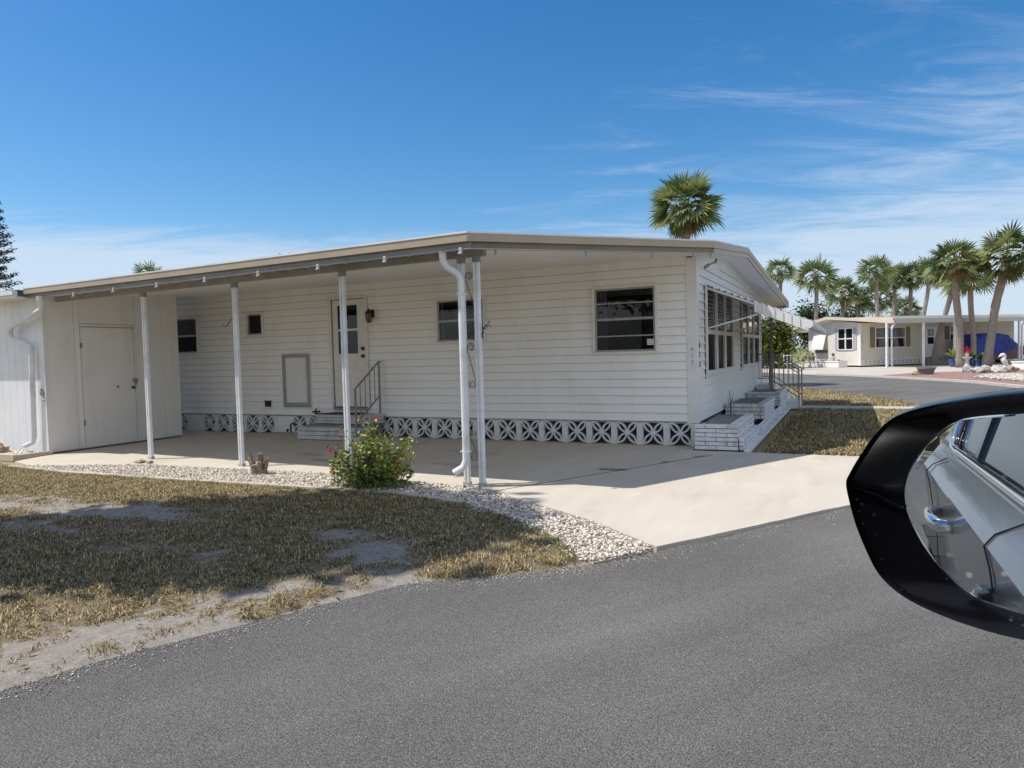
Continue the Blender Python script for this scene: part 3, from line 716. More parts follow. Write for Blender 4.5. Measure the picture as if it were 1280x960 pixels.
# access panel, vent, lamp, faucet
mb = MB(); a, b, c, e = -8.0, -7.35, .555, 1.55
mb.box(a-.015, a+.055, -.05, .02, c-.015, e+.015); mb.box(b-.055, b+.015, -.05, .02, c-.015, e+.015); mb.box(a+.055, b-.055, -.05, .02, e-.05, e+.015); mb.box(a+.055, b-.055, -.05, .02, c-.015, c+.065)
ap = mb.build('access_panel', M['frame_grey'], house, bevel=.004)
MB().box(a+.055, b-.055, -.028, .02, c+.065, e-.05).build('panel_face', M['shed'], ap)
MB().box(-8.035,-8.016,-.03,.01,.53,1.58).box(-7.334,-7.316,-.03,.01,.53,1.58).box(-8.016,-7.334,-.03,.01,1.566,1.584).build('panel_casing', M['white'], house)
mb = MB(); mb.box(-8.50,-8.37,-.05,-.012,.535,.64); mb.box(-8.515,-8.355,-.056,-.012,.64,.655); mb.build('dryer_vent', M['black'], house)
lamp = MB(); lx, lz = -5.82, 2.21
lamp.box(lx-.035, lx+.035, -.030, -.014, lz-.02, lz+.12); lamp.tube([(lx,-.03,lz+.08),(lx,-.07,lz+.115),(lx,-.12,lz+.11)], .009, 6)
lamp.lathe([(.075,.045),(.055,.075),(.02,.11),(.008,.14),(0,.15)], (lx,-.13,lz), 8); lamp.lathe([(0,-.125),(.03,-.12),(.045,-.10),(.05,-.095)], (lx,-.13,lz), 8)
for k in range(6):
    t = 2*PI*k/6; lamp.bar((lx+.065*math.cos(t),-.13+.065*math.sin(t),lz+.045),(lx+.046*math.cos(t),-.13+.046*math.sin(t),lz-.095),.009,.009)
wl = lamp.build('wall_lamp', M['black'], house)
MB().lathe([(.058,.043),(.041,-.094)], (lx,-.13,lz), 6).build('lamp_glass', glass_mat('lamp_glass', (.5,.48,.44), 1.5), wl)
mb = MB(); mb.tube([(-7.15,-.03,.10),(-7.15,-.10,.12),(-7.15,-.10,.40),(-7.15,-.12,.46)], .013, 7); mb.tube([(-7.22,-.12,.45),(-7.05,-.12,.46)], .018, 6); mb.tube([(-7.15,-.12,.47),(-7.13,-.12,.52)], .014, 6); mb.build('faucet', M['black'], house)
mb = MB(); mb.tube([(-7.86,-.04,.03),(-7.86,-.04,.18),(-7.80,-.06,.22),(-7.74,-.06,.19)], .014, 7); mb.tube([(-7.96,-.03,.05),(-7.93,-.05,.09)], .02, 6); mb.build('hose_bib', M['black'], house)
mb = MB(); mb.bar((-8.25,-.06,.02), (-7.2,-.08,.02), .03, .03); mb.build('skirt_pipe', M['grey_metal'], house)
# skirting: lattice blocks between painted pilasters
def lattice(x0, wd=.31, h=.335, z0=.025):
    mb = MB(); a = wd/2; cx = x0+a; cz = z0+h/2; sx, sz = 1.0, h/wd
    for k in range(4):
        ang0 = k*PI/2; mx, mz = a*math.cos(ang0), a*math.sin(ang0); prev = None
        for i in range(13):
            t = ang0 + PI/2 + PI*i/12; ro, ri = a*1.03, a*.87
            o = [(cx+(mx+r*math.cos(t))*sx, y, cz+(mz+r*math.sin(t))*sz) for r in (ri, ro) for y in (-.035, .02)]
            o = [(min(max(p[0], x0), x0+wd), p[1]-.001*k, min(max(p[2], z0), z0+h)) for p in o]
            if prev: mb.add(prev+o, [(0,4,6,2),(1,3,7,5),(0,1,5,4),(2,6,7,3)])
            prev = o
    return mb
proto = lattice(-.41).build('lattice_block', M['block'], house, recalc=True)
pil = MB().box(-.10, .0, -.038, .03, .012, ZS-.02).build('pilaster', M['block'], house, bevel=.006)
used = 0
for k in range(27):
    x = -.41 - .41*k
    if k in (14, 15, 16, 19, 25): continue
    if k: copy_part(proto, house, (-.41*k, 0, 0)); copy_part(pil, house, (-.41*k, 0, 0))
MB().box(-8.20,-7.79,-.03,.02,.012,ZS-.02).build('skirt_panel', M['shed'], house)
MB().box(-10.66,-10.25,-.03,.02,.012,ZS-.02).build('skirt_panel', M['shed'], house)
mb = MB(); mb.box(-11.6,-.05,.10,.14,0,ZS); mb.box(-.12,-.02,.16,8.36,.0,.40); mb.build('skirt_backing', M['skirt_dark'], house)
mb = MB(); mb.box(-11.6,-.14,-.012,.02,ZS-.022,ZS-.002); mb.build('starter_strip', M['frame_grey'], house)
# house numbers on the corner board
for i, ch in enumerate('613'):
    me = text_mesh(ch, .085, .002); me.materials.clear(); me.materials.append(M['grey_metal']); o = bpy.data.objects.new('house_number', me); COL.objects.link(o)
    o.rotation_euler = (PI/2, 0, 0); o.location = V((-.06, -.0265, 1.455-.098*i)) - V(house['_w']); o.parent = house
    me = text_mesh(ch, .125, .004); me.materials.clear(); me.materials.append(M['black']); o = bpy.data.objects.new('house_number', me); COL.objects.link(o)
    o.rotation_euler = (PI/2, 0, PI/2); o.location = V((.028, .09, 1.51-.145*i)) - V(house['_w']); o.parent = house
# roof of the house and its gable trim
K0 = (.38,-.56,2.92); P0 = (.45,2.5,3.2); E0 = (.63,9.2,2.64)
mb = MB(); mb.poly((-12,-.56,2.92), K0, P0, (-12,2.5,3.2)); mb.poly((-12,2.5,3.2), P0, E0, (-12,9.2,2.64))
rf = mb.build('roof', M['roof'], house)
def down(p, d, ox=0, oy=0): return (p[0]+ox, p[1]+oy, p[2]-d)
def fascia(mb, a, b, z0, z1, t, out=0):
    a = V(a); b = V(b); d = (b-a); n = V((d.y, -d.x, 0)).normalized(); o = n*out; i = n*(out-t)
    q = [a+o, b+o, b+i, a+i]
    mb.add([p - V((0,0,z1)) for p in q] + [p - V((0,0,z0)) for p in q], [(0,3,2,1),(4,5,6,7),(0,1,5,4),(1,2,6,5),(2,3,7,6),(3,0,4,7)])
mb = MB(); fascia(mb, K0, P0, .0, .09, .03); fascia(mb, P0, E0, .0, .09, .03); fascia(mb, E0, (-12,9.2,2.64), 0, .16, .03)
fascia(mb, K0, P0, .094, .165, .03, -.012); fascia(mb, P0, E0, .094, .165, .03, -.012); mb.build('gable_fascia', M['tan'], rf)
mb = MB(); W0, W1, W2 = (0,0,2.815), (0,3.0,3.05), (0,8.42,2.75)
kb, pb, eb = down(K0,.13,-.04), down(P0,.13,-.04), down(E0,.13,-.04)
mb.poly(W0, W1, pb, kb); mb.poly(W1, W2, eb, pb); mb.poly(W2, (-11.6,8.42,2.72), (-11.6,9.17,2.5), eb); mb.build('soffit', M['white'], rf)
mb = MB(); fascia(mb, (K0[0]+.002,K0[1],K0[2]+.014), (P0[0]+.002,P0[1],P0[2]+.014), 0, .018, .05, .006); mb.build('drip_edge', M['roof'], rf)
mb = MB(); mb.tube([(.24,.40,2.80),(.22,.38,2.74)], .02, 6); mb.tube([(.12,.28,2.70),(.24,.40,2.76)], .012, 6); mb.tube([(.09,.25,2.665),(.14,.30,2.71)], .024, 8); mb.build('flood_lamp', M['grey_metal'], house)
# awning of louvred aluminium slats over the end windows
mb = MB()
for y0_, y1_ in ((.16, 3.0), (3.0, 8.38)):
    a_, b_ = profile(y0_), profile(y1_)
    mb.add([(x, y, z) for x in (.004, .021) for y, z in ((y0_, a_-.17), (y1_, b_-.17), (y1_, b_+.02), (y0_, a_+.02))], [(0,1,2,3),(7,6,5,4),(0,4,5,1),(1,5,6,2),(2,6,7,3),(3,7,4,0)])
mb.build('gable_frieze', M['siding_end'], house)
aw = MB(); ya, yb = .66, 8.25
for k in range(15):
    xa = .03 + k*.1; z = 2.44 - .415*xa
    aw.box(xa, xa+.112, ya, yb, z-.012, z-.008)
    aw.box(xa+.108, xa+.112, ya, yb, z-.042, z-.012)
an = aw.build('awning', M['white_metal'], house)
mb = MB(); mb.box(.0, .05, ya-.02, yb, 2.40, 2.47); mb.build('awning_header', M['white'], an)
for y in (ya+.01, 4.4, yb-.03): MB().bar((.03,y,2.405), (1.52,y,1.79), .02, .025).build('awning_rib', M['white_metal'], an)
mb = MB()
for k in range(13):
    xa = .745+.058*k; z = 2.45-.415*xa; dy = .012 if k % 2 else 0
    mb.add([(xa,ya-.03+dy,z-.15),(xa+.056,ya-.03+dy,z-.174),(xa+.056,ya-.03+dy,z-.02),(xa,ya-.03+dy,z+.004),(xa,ya-.018+dy,z-.15),(xa+.056,ya-.018+dy,z-.174),(xa+.056,ya-.018+dy,z-.02),(xa,ya-.018+dy,z+.004)], [(0,1,2,3),(7,6,5,4),(0,4,5,1),(1,5,6,2),(2,6,7,3),(3,7,4,0)])
mb.build('awning_end_flap', M['roof'], an)
mb = MB(); mb.tube([(1.50,ya-.035,1.775),(1.50,yb,1.775)], .06, 14); o = mb.build('awning_roll', M['roof'], an); smooth_angle(o, 40)
for k, (y, zo) in enumerate(((.70, 2.01), (3.4, 1.99), (5.6, 1.99))):
    MB().bar((.03,y,1.77), (1.02,y,zo), .022, .022).build('awning_arm', M['white_metal'], an)

# ------------------------------------------------------------------ carport
cp = thing('carport', 'flat aluminium carport with tan fascia, white posts and scrollwork, joined to the mobile home', 'carport', (-5.5,-2,0))
FL, CC = (-9.86,-3.73,2.70), (-1.495,-4.20,2.70)
KL = (-9.98,-.56,2.92)
mb = MB(); mb.poly(FL, CC, (K0[0]-.002,K0[1],K0[2]), KL); deck = mb.build('roof_deck', M['roof'], cp)
a, b, c = down(FL,.13,.04,.04), down(CC,.13,-.03,.05), down(K0,.14,-.05,0)
mb = MB(); mb.poly(a, b, c, (.0,-.002,2.818), (-11.9,-.002,2.818), (-11.9,-1.05,2.76), (-9.98,-1.05,2.765)); mb.build('ceiling', M['ceil'], cp)
mb = MB()
for k in range(26):
    x = -9.6+.31*k; t = (x+9.86)/(8.36); y0 = FL[1]+(CC[1]-FL[1])*t+.08
    mb.bar((x,y0,2.568), (x,-.03,2.815), .006, .004)
mb.build('ceiling_seam', M['ceil'], cp)
mb = MB(); fascia(mb, FL, CC, 0, .085, .03); fascia(mb, (FL[0],-.6,2.9), FL, 0, .085, .03); fascia(mb, CC, K0, 0, .085, .03)
mb.build('fascia', M['tan'], cp)
mb = MB(); fascia(mb, FL, CC, .080, .155, .03, -.055); mb.build('gutter', M['grey_metal'], cp)
mb = MB(); fascia(mb, (CC[0]+.002,CC[1]+.05,CC[2]), K0, .080, .158, .03, -.04); mb.build('side_trim', M['tan_shaded'], cp)
mb = MB(); fascia(mb, FL, CC, .150, .156, .010, -.048); fascia(mb, CC, K0, .158, .163, .04, .0); mb.build('gutter_lip', M['alum'], cp)
up = lambda p, d: (p[0], p[1], p[2]+d)
mb = MB(); fascia(mb, up(FL,.016), up(CC,.016), 0, .019, .06, .007); fascia(mb, up(CC,.016), up(K0,.016), 0, .019, .06, .007); mb.build('drip_edge', M['roof'], cp)
POSTS = [(-7.49,-3.389),(-5.498,-3.51),(-3.55,-3.65),(-1.797,-3.794),(-1.607,-3.797)]
mb = MB(); mb.bar((-9.75,-3.27,2.555), (-1.50,-3.80,2.555), .075, .085); mb.build('beam', M['grey_metal'], cp)
mb = MB(); mb.bar((-9.75,-3.315,2.60), (-1.50,-3.845,2.60), .012, .012); mb.build('beam_lip', M['alum'], cp)
def post_mesh(x, y):
    mb = MB(); z1 = 2.512
    mb.box(x-.034, x-.007, y-.024, y+.024, .012, z1); mb.box(x+.007, x+.034, y-.024, y+.024, .012, z1); mb.box(x-.007, x+.007, y-.016, y+.016, .012, z1)
    return mb
p0 = post_mesh(*POSTS[0]).build('post', M['white_metal'], cp, bevel=.005, seg=2)
bk = MB().box(POSTS[0][0]-.039, POSTS[0][0]+.039, POSTS[0][1]-.029, POSTS[0][1]+.029, 2.45, 2.515).build('post_bracket', M['grey_metal'], p0)
ft = MB().box(POSTS[0][0]-.040, POSTS[0][0]+.040, POSTS[0][1]-.03, POSTS[0][1]+.03, .010, .05).build('post_foot', M['alum'], p0)
for x, y in POSTS[1:]: copy_part(p0, cp, (x-POSTS[0][0], y-POSTS[0][1], 0))
# white gutter clips
def clip_mesh(x, y, z):
    return MB().box(x-.018, x+.018, y-.012, y+.012, z-.058, z).box(x-.018, x+.018, y-.03, y+.012, z-.066, z-.056)
c0 = clip_mesh(-9.45,-3.76,2.552).build('gutter_clip', M['alum'], cp, bevel=.003)
for k in range(1, 9):
    x = -9.45+.985*k; t = (x-FL[0])/(CC[0]-FL[0]); copy_part(c0, cp, (.985*k, (FL[1]+(CC[1]-FL[1])*t)-(-3.755), 0))
for t in (.10, .42, .70, .90, .99):
    p = V(CC).lerp(V(K0), t); copy_part(c0, cp, (p.x-.035+9.45, p.y+3.76, p.z-.158-2.552+.002))
# downspouts
def rect_tube(path, w_, d_):
    return MB().tube(path, w_*.7071, 4, 1, d_/w_, up=(0, 0, 1) if abs((V(path[1])-V(path[0])).normalized().z) < .9 else (0, 1, 0))
def spout(path, ww, dd):
    mb = MB(); P = [V(p) for p in path]
    n = 12; mb.tube(P, ww/2, n, 1, dd/ww); return mb
ds = spout([(-1.86,-4.08,2.56),(-1.86,-4.07,2.46),(-1.84,-4.04,2.40),(-1.76,-3.955,2.33),(-1.735,-3.925,2.27),(-1.735,-3.92,2.15),(-1.735,-3.92,.42),(-1.735,-3.925,.30),(-1.76,-3.945,.235),(-1.85,-3.99,.175)], .095, .075).build('downspout', M['white_metal'], cp); smooth_angle(ds, 30)
MB().tube([(-1.851,-3.991,.1745),(-1.846,-3.988,.178)], .038, 10).build('spout_opening', M['dark'], ds)
for z in (.40, 2.10): MB().box(-1.785,-1.685,-3.962,-3.878,z,z+.012).build('spout_strap', M['white_metal'], ds)
ds2 = spout([(-9.42,-3.74,2.56),(-9.42,-3.73,2.46),(-9.45,-3.70,2.40),(-9.52,-3.67,2.36),(-10.42,-3.60,2.13),(-10.52,-3.59,2.08),(-10.54,-3.585,2.0),(-10.48,-3.58,1.93),(-10.12,-3.57,1.83),(-10.03,-3.565,1.77),(-10.02,-3.565,1.68),(-10.07,-3.565,.30),(-10.09,-3.575,.21),(-10.22,-3.64,.15)], .09, .07).build('downspout', M['white_metal'], cp); smooth_angle(ds2, 30)
MB().tube([(-10.222,-3.641,.149),(-10.217,-3.638,.151)], .034, 10).build('spout_opening', M['dark'], ds2)
# scrollwork between the twin posts
def scroll(z0, z1):
    mb = MB(); xl, xr = -1.755, -1.649; xm = (xl+xr)/2; y = -3.795; h = z1-z0; r = .048
    def spiral(cx, cz, a0, sgn):
        pts = []
        for i in range(30):
            t = i/29; a = a0+sgn*t*3.6*PI; q = r*(1-.78*t); pts.append((cx+q*math.cos(a), y, cz+q*math.sin(a)))
        return pts
    top = spiral(xm, z1-r-.004, PI, -1); bot = spiral(xm, z0+r+.004, 0, -1)
    mb.tube(list(reversed(top)) + [(xl+.012,y,z1-r-.06),(xr-.012,y,z0+r+.06)] + bot, .0055, 6); return mb
for a_, b_ in ((1.90,2.36),(1.08,1.59),(.27,.64)): scroll(a_, b_).build('scrollwork', M['brass'], cp, smooth=True)
# plant hooks
mb = MB(); mb.tube([(-1.565,-3.80,1.66),(-1.545,-3.80,1.72),(-1.52,-3.80,1.76),(-1.48,-3.80,1.78)], .006, 6)
for x, z, a in ((-1.545,1.68,.9),(-1.53,1.735,-.6),(-1.50,1.755,2.2),(-1.465,1.76,2.0),(-1.47,1.80,.5),(-1.555,1.64,2.4),(-1.555,1.75,1.2)):
    mb.add([(x-.026*math.cos(a),-3.803,z-.026*math.sin(a)),(x+.010*math.sin(a),-3.81,z-.010*math.cos(a)),(x+.026*math.cos(a),-3.803,z+.026*math.sin(a)),(x-.010*math.sin(a),-3.796,z+.010*math.cos(a))], [(0,1,2,3)])
mb.build('plant_hook', M['black'], cp)
mb = MB(); mb.tube([(-5.54,-3.51,2.03),(-5.58,-3.50,2.04),(-5.66,-3.49,1.97),(-5.72,-3.48,1.93),(-5.76,-3.48,1.945),(-5.765,-3.48,1.965)], .007, 6); mb.tube([(-5.54,-3.51,1.96),(-5.55,-3.51,2.06)], .012, 6); mb.build('plant_hook', M['brass'], cp)

# ------------------------------------------------------------------ shed
sh = thing('shed', 'white storage shed with plain flush door at the end of the carport', 'shed', (-11.5,-2.2,0))
mb = MB(); sx, sy, sb = -9.81, -3.48, -.94
x = sx-.002
while x > -16:
    mb.box(x-.198, x, sy, sy+.05, .03, 2.57); x -= .203
mb.build('front_wall', M['shed_front'], sh)
MB().box(-16, sx-.01, sy+.012, sy+.06, .04, 2.56).build('wall_groove', M['frame_grey'], sh)
def ceil_z(y): return 2.565 + (2.80-2.565)*(y+4.15)/3.6
mb = MB(); dy0, dy1, dz1 = -2.88, -1.90, 2.11
def sidepanel(mb, y0, y1, z0, top=True, zt=None):
    za, zb = (ceil_z(y0), ceil_z(y1)) if top else (zt, zt)
    mb.add([(sx-.05,y0,z0),(sx,y0,z0),(sx,y1,z0),(sx-.05,y1,z0),(sx-.05,y0,za),(sx,y0,za),(sx,y1,zb),(sx-.05,y1,zb)], [(0,3,2,1),(4,5,6,7),(0,1,5,4),(1,2,6,5),(2,3,7,6),(3,0,4,7)])
sidepanel(mb, sy+.052, -2.99, .04); sidepanel(mb, -2.985, dy0-.008, .04); sidepanel(mb, dy0-.003, dy1+.045, dz1+.06); sidepanel(mb, dy1+.05, -1.3, .04); sidepanel(mb, -1.297, sb, .04)
mb.build('side_wall', M['shed'], sh)
mb = MB(); mb.box(-16, sx-.02, sb-.04, sb, .03, 2.7); mb.box(-9.87, -9.86, sy+.06, sb-.05, .02, 2.5); mb.build('back_wall', M['shed'], sh)
mb = MB(); mb.box(sx-.03, sx+.012, dy0-.04, dy0-.012, .03, dz1+.05); mb.box(sx-.03, sx+.012, dy1+.012, dy1+.04, .03, dz1+.05); mb.box(sx-.03, sx+.012, dy0-.012, dy1+.012, dz1+.014, dz1+.05); mb.build('door_casing', M['shed'], sh, bevel=.003)
d = MB().box(sx-.03, sx+.004, dy0, dy1, .035, dz1).build('door', M['shed'], sh, bevel=.004)
mb = MB(); mb.box(sx+.004, sx+.030, dy1-.05, dy1+.05, 1.13, 1.19); mb.box(sx+.02, sx+.045, dy1-.012, dy1+.012, 1.08, 1.15); mb.build('hasp', M['grey_metal'], d)
k = MB(); k.tube([(sx+.0,dy1-.06,1.03),(sx+.05,dy1-.06,1.03)], [.018,.032], 10); k.build('knob', M['brass'], d)
k = MB(); k.tube([(sx+.0,dy1-.34,1.055),(sx+.012,dy1-.34,1.055)], .02, 8); k.build('door_plate', M['brass'], d)
for z in (.42, 1.75): MB().box(sx+.003, sx+.012, dy0-.02, dy0+.02, z, z+.09).build('hinge', M['grey_metal'], d)
mb = MB(); mb.box(-9.93, -9.80, sy-.022, sy-.002, .03, 2.5); mb.build('corner_board', M['white'], sh, bevel=.004)
mb = MB(); mb.box(-16, -9.90, sy-.35, sy-.32, 2.555, 2.66); mb.box(-16, -9.90, sy-.32, sy-.0, 2.56, 2.575); mb.build('fascia', M['white_metal'], sh)
mb = MB(); mb.box(-16, -9.90, sy-.40, sy-.35, 2.60, 2.67); mb.build('gutter', M['white_metal'], sh)
MB().poly((-16,sy-.39,2.675),(-9.9,sy-.39,2.675),(-9.9,-.5,2.85),(-16,-.5,2.85)).build('roof', M['roof'], sh)
# small painted metal ornament on the corner board
og = thing('wall_ornament', 'small pink and grey metal ornament hanging on the shed corner board', 'ornament', (-9.87,-3.51,.97))
mb = MB()
mb.tube([(-9.93,-3.512,1.06),(-9.90,-3.515,1.08),(-9.87,-3.515,1.05),(-9.85,-3.515,1.0),(-9.845,-3.512,.94)], [.008,.012,.012,.01,.006], 7); mb.tube([(-9.86,-3.512,.90),(-9.84,-3.512,.895)], .014, 7)
mb.build('figure', M['grey_metal'], og)
MB().lump((-9.91,-3.512,1.01), .035, .3, 2, 3, (1,.25,1)).build('body', mat('faded_pink', (.55,.30,.30), None), og)

# ------------------------------------------------------------------ entry steps with handrail
es = thing('entry_steps', 'two white painted entry steps with grey metal handrail below the carport door', 'steps', (-6.4,-.45,0))
mb = MB()
for i in range(3): mb.box(-6.90, -5.60, -.42+.004*i, -.06, .27+.055*i, .315+.055*i+.006)
mb.build('step', M['wood_step'], es, bevel=.006)
mb = MB()
for i in range(3): mb.box(-7.0, -5.62, -.80+.004*i, -.425, .02+.075*i, .088+.075*i)
mb.build('step', M['wood_step'], es, bevel=.006)
MB().box(-6.95,-5.65,-.70,-.08,.012,.26).build('step_core', M['mortar'], es)
mb = MB(); mb.box(-6.72,-5.95,-.40,-.08,.437,.452); mb.tube([(-6.92,-.41,.447),(-6.6,-.42,.455),(-6.2,-.41,.452)], .012, 5); mb.build('door_mat', M['mat_dark'], es)
mb = MB(); xr = -5.66
A, B = (xr,-.80,.92), (xr,-.10,1.38)
mb.bar((xr,-.80,.10),(xr,-.80,.93),.028,.028); mb.bar((xr,-.10,.40),(xr,-.10,1.39),.028,.028); mb.bar(A,B,.03,.02); mb.bar((xr,-.80,.32),(xr,-.10,.76),.022,.018)
for k in range(1, 5):
    t = k/5; y = -.80+.70*t; mb.bar((xr,y,.32+.44*t),(xr,y,.92+.46*t),.013,.013)
mb.bar((xr,-.10,1.38),(xr,-.03,1.38),.03,.02); mb.build('handrail', M['grey_metal'], es)

# ------------------------------------------------------------------ planters on the end wall, porch steps
def brickwork(mb, x0, x1, y0, y1, z0, z1, course=.062, blen=.30, seed=0):
    n = max(1, round((z1-z0)/course)); h = (z1-z0)/n; rn = random.Random(seed)
    for i in range(n):
        za, zb = z0+i*h+.004, z0+(i+1)*h-.005
        for ax, (a, b) in (('x', (x0, x1)), ('y', (y0, y1))):
            q = a - (blen*.5 if i % 2 else 0)
            while q < b-.01:
                s0, s1 = max(q, a), min(q+blen-.008, b)
                if s1-s0 > .03:
                    j = rn.uniform(-.006, .006)
                    if ax == 'x': mb.box(s0, s1, y0+j, y0+.125, za, zb)
                    else:
                        mb.box(x1-.125, x1+j, max(s0, y0+.13), s1, za, zb) if s1 > y0+.16 else None
                q += blen
    return mb
def planter(name, label, x0, x1, y0, y1, z0, z1, seed):
    t = thing(name, label, 'planter', ((x0+x1)/2, (y0+y1)/2, z0), 0, 'brick planters along the end wall')
    brickwork(MB(), x0, x1, y0, y1, z0, z1, seed=seed).build('brick_wall', M['brick'], t, bevel=.004)
    MB().box(x0+.02, x1-.018, y0+.02, y1-.01, z0, z1-.07).build('mortar_core', M['mortar'], t)
    mb = MB(); rows = []
    for i in range(11):
        rows.append([(x0+.03+(x1-x0-.13)*i/10, y0+.10+(y1-y0-.13)*j/14, z1-.03+.03*noise.noise(V((i*.9, j*.9, seed)))) for j in range(15)])
    mb.grid(rows).build('gravel_fill', M['soil'], t)
    return t
planter('brick_planter', 'lowest whitewashed brick planter filled with gravel beside the driveway', .035, .625, -.43, 1.45, .02, .385, 1)
planter('brick_planter', 'middle whitewashed brick planter with a bare twig and gravel fill', .035, .70, 2.35, 4.25, .20, .47, 2)
planter('brick_planter', 'whitewashed brick planter nearest the porch handrail', .035, .72, 5.3, 7.0, .20, .50, 3)
t = thing('brick_ledge', 'low whitewashed brick ledge running under the stepped planters', 'ledge', (.35, 4, 0))
brickwork(MB(), .64, .70, -.40, 7.6, .02, .20, seed=5).build('brick_course', M['brick'], t, bevel=.004)
MB().box(.04, .69, 1.46, 7.55, .01, .195).build('mortar_core', M['mortar'], t)
mb = MB(); q = -.44
while q < 7.6:
    mb.box(.705, .80, q, min(q+.38, 7.7), .0, .05+.004*math.sin(q*7)); q += .40
mb.build('base_course', M['brick'], t, bevel=.004)
t = thing('bare_twig', 'bare forked twig growing beside the middle brick planter', 'plant', (.14,2.22,.2))
mb = MB(); mb.tube([(.14,2.25,.2),(.15,2.24,.48),(.13,2.22,.72)], [.012,.009,.004], 6); mb.tube([(.15,2.24,.45),(.20,2.20,.66)], [.007,.003], 5); mb.tube([(.145,2.24,.4),(.09,2.26,.6)], [.006,.003], 5); mb.build('stem', M['bark'], t)
ps = thing('porch_steps', 'white porch steps with grey metal railing at the far end of the house', 'steps', (.5, 7.6, 0))
mb = MB(); mb.box(.03,.45,7.05,8.35,.05,.56); mb.build('landing', M['white'], ps, bevel=.006)
MB().box(.455,.72,7.05,8.3,.0,.36).build('step', M['white'], ps, bevel=.006); MB().box(.725,.97,7.05,8.3,.0,.18).build('step', M['white'], ps, bevel=.006)
for y in (7.08, 8.25):
    mb = MB(); mb.bar((.34,y,.56),(.34,y,1.32),.03,.03); mb.bar((.98,y,.02),(.98,y,.93),.03,.03); mb.bar((.06,y,1.30),(.34,y,1.30),.03,.025)
    mb.bar((.34,y,1.30),(.98,y,.92),.03,.025); mb.bar((.34,y,.72),(.98,y,.26),.022,.02); mb.bar((.34,y,1.22),(.98,y,.84),.018,.018)
    for k in range(1, 6):
        q = k/6; x = .34+.64*q; mb.bar((x,y,.72-.46*q),(x,y,1.30-.38*q),.014,.014)
    mb.bar((.06,y,.72),(.34,y,.72),.02,.02)
    for k in range(3): mb.bar((.10+.08*k,y,.72),(.10+.08*k,y,1.30),.014,.014)
    mb.build('railing', M['grey_metal'], ps)
mb = MB(); mb.box(.36,.42,7.0,7.06,.05,2.28); mb.build('porch_post', M['grey_metal'], ps)

# ------------------------------------------------------------------ foliage generators
def leaf_cloud(name, pts, size, m, parent, pal, updir=.5, aspect=.55, fold=True):
    P = np.asarray(pts, dtype=np.float32); n = len(P)
    d = RNG.normal(0, 1, (n, 3)); d[:, 2] = d[:, 2]*.6 + RNG.uniform(-.3, .5, n); d /= np.linalg.norm(d, axis=1)[:, None]
    nn = RNG.normal(0, 1, (n, 3)); nn[:, 2] += updir*2; s = np.cross(d, nn); s /= (np.linalg.norm(s, axis=1)[:, None]+1e-6); up = np.cross(s, d)
    sz = size*RNG.uniform(.6, 1.25, n)[:, None]
    base = P - d*sz*.5; tip = P + d*sz*.5 - np.array([[0,0,.12]])*sz; mid = P + up*sz*-.05
    l = mid + s*sz*aspect*.5 + up*sz*.10; r = mid - s*sz*aspect*.5 + up*sz*.10
    Vv = np.stack([base, l, tip, r], 1).reshape(-1, 3); k = (np.arange(n)*4)[:, None]
    F = np.concatenate([k+np.array([[0,1,2]]), k+np.array([[0,2,3]])])
    w_ = np.array([p[1] for p in pal]); ci = RNG.choice(len(pal), n, p=w_/w_.sum()); C = np.array([p[0] for p in pal])[ci]*RNG.uniform(.7, 1.3, (n, 1))
    return np_mesh(name, Vv, F, m, parent, cols=np.repeat(C, 4, axis=0))

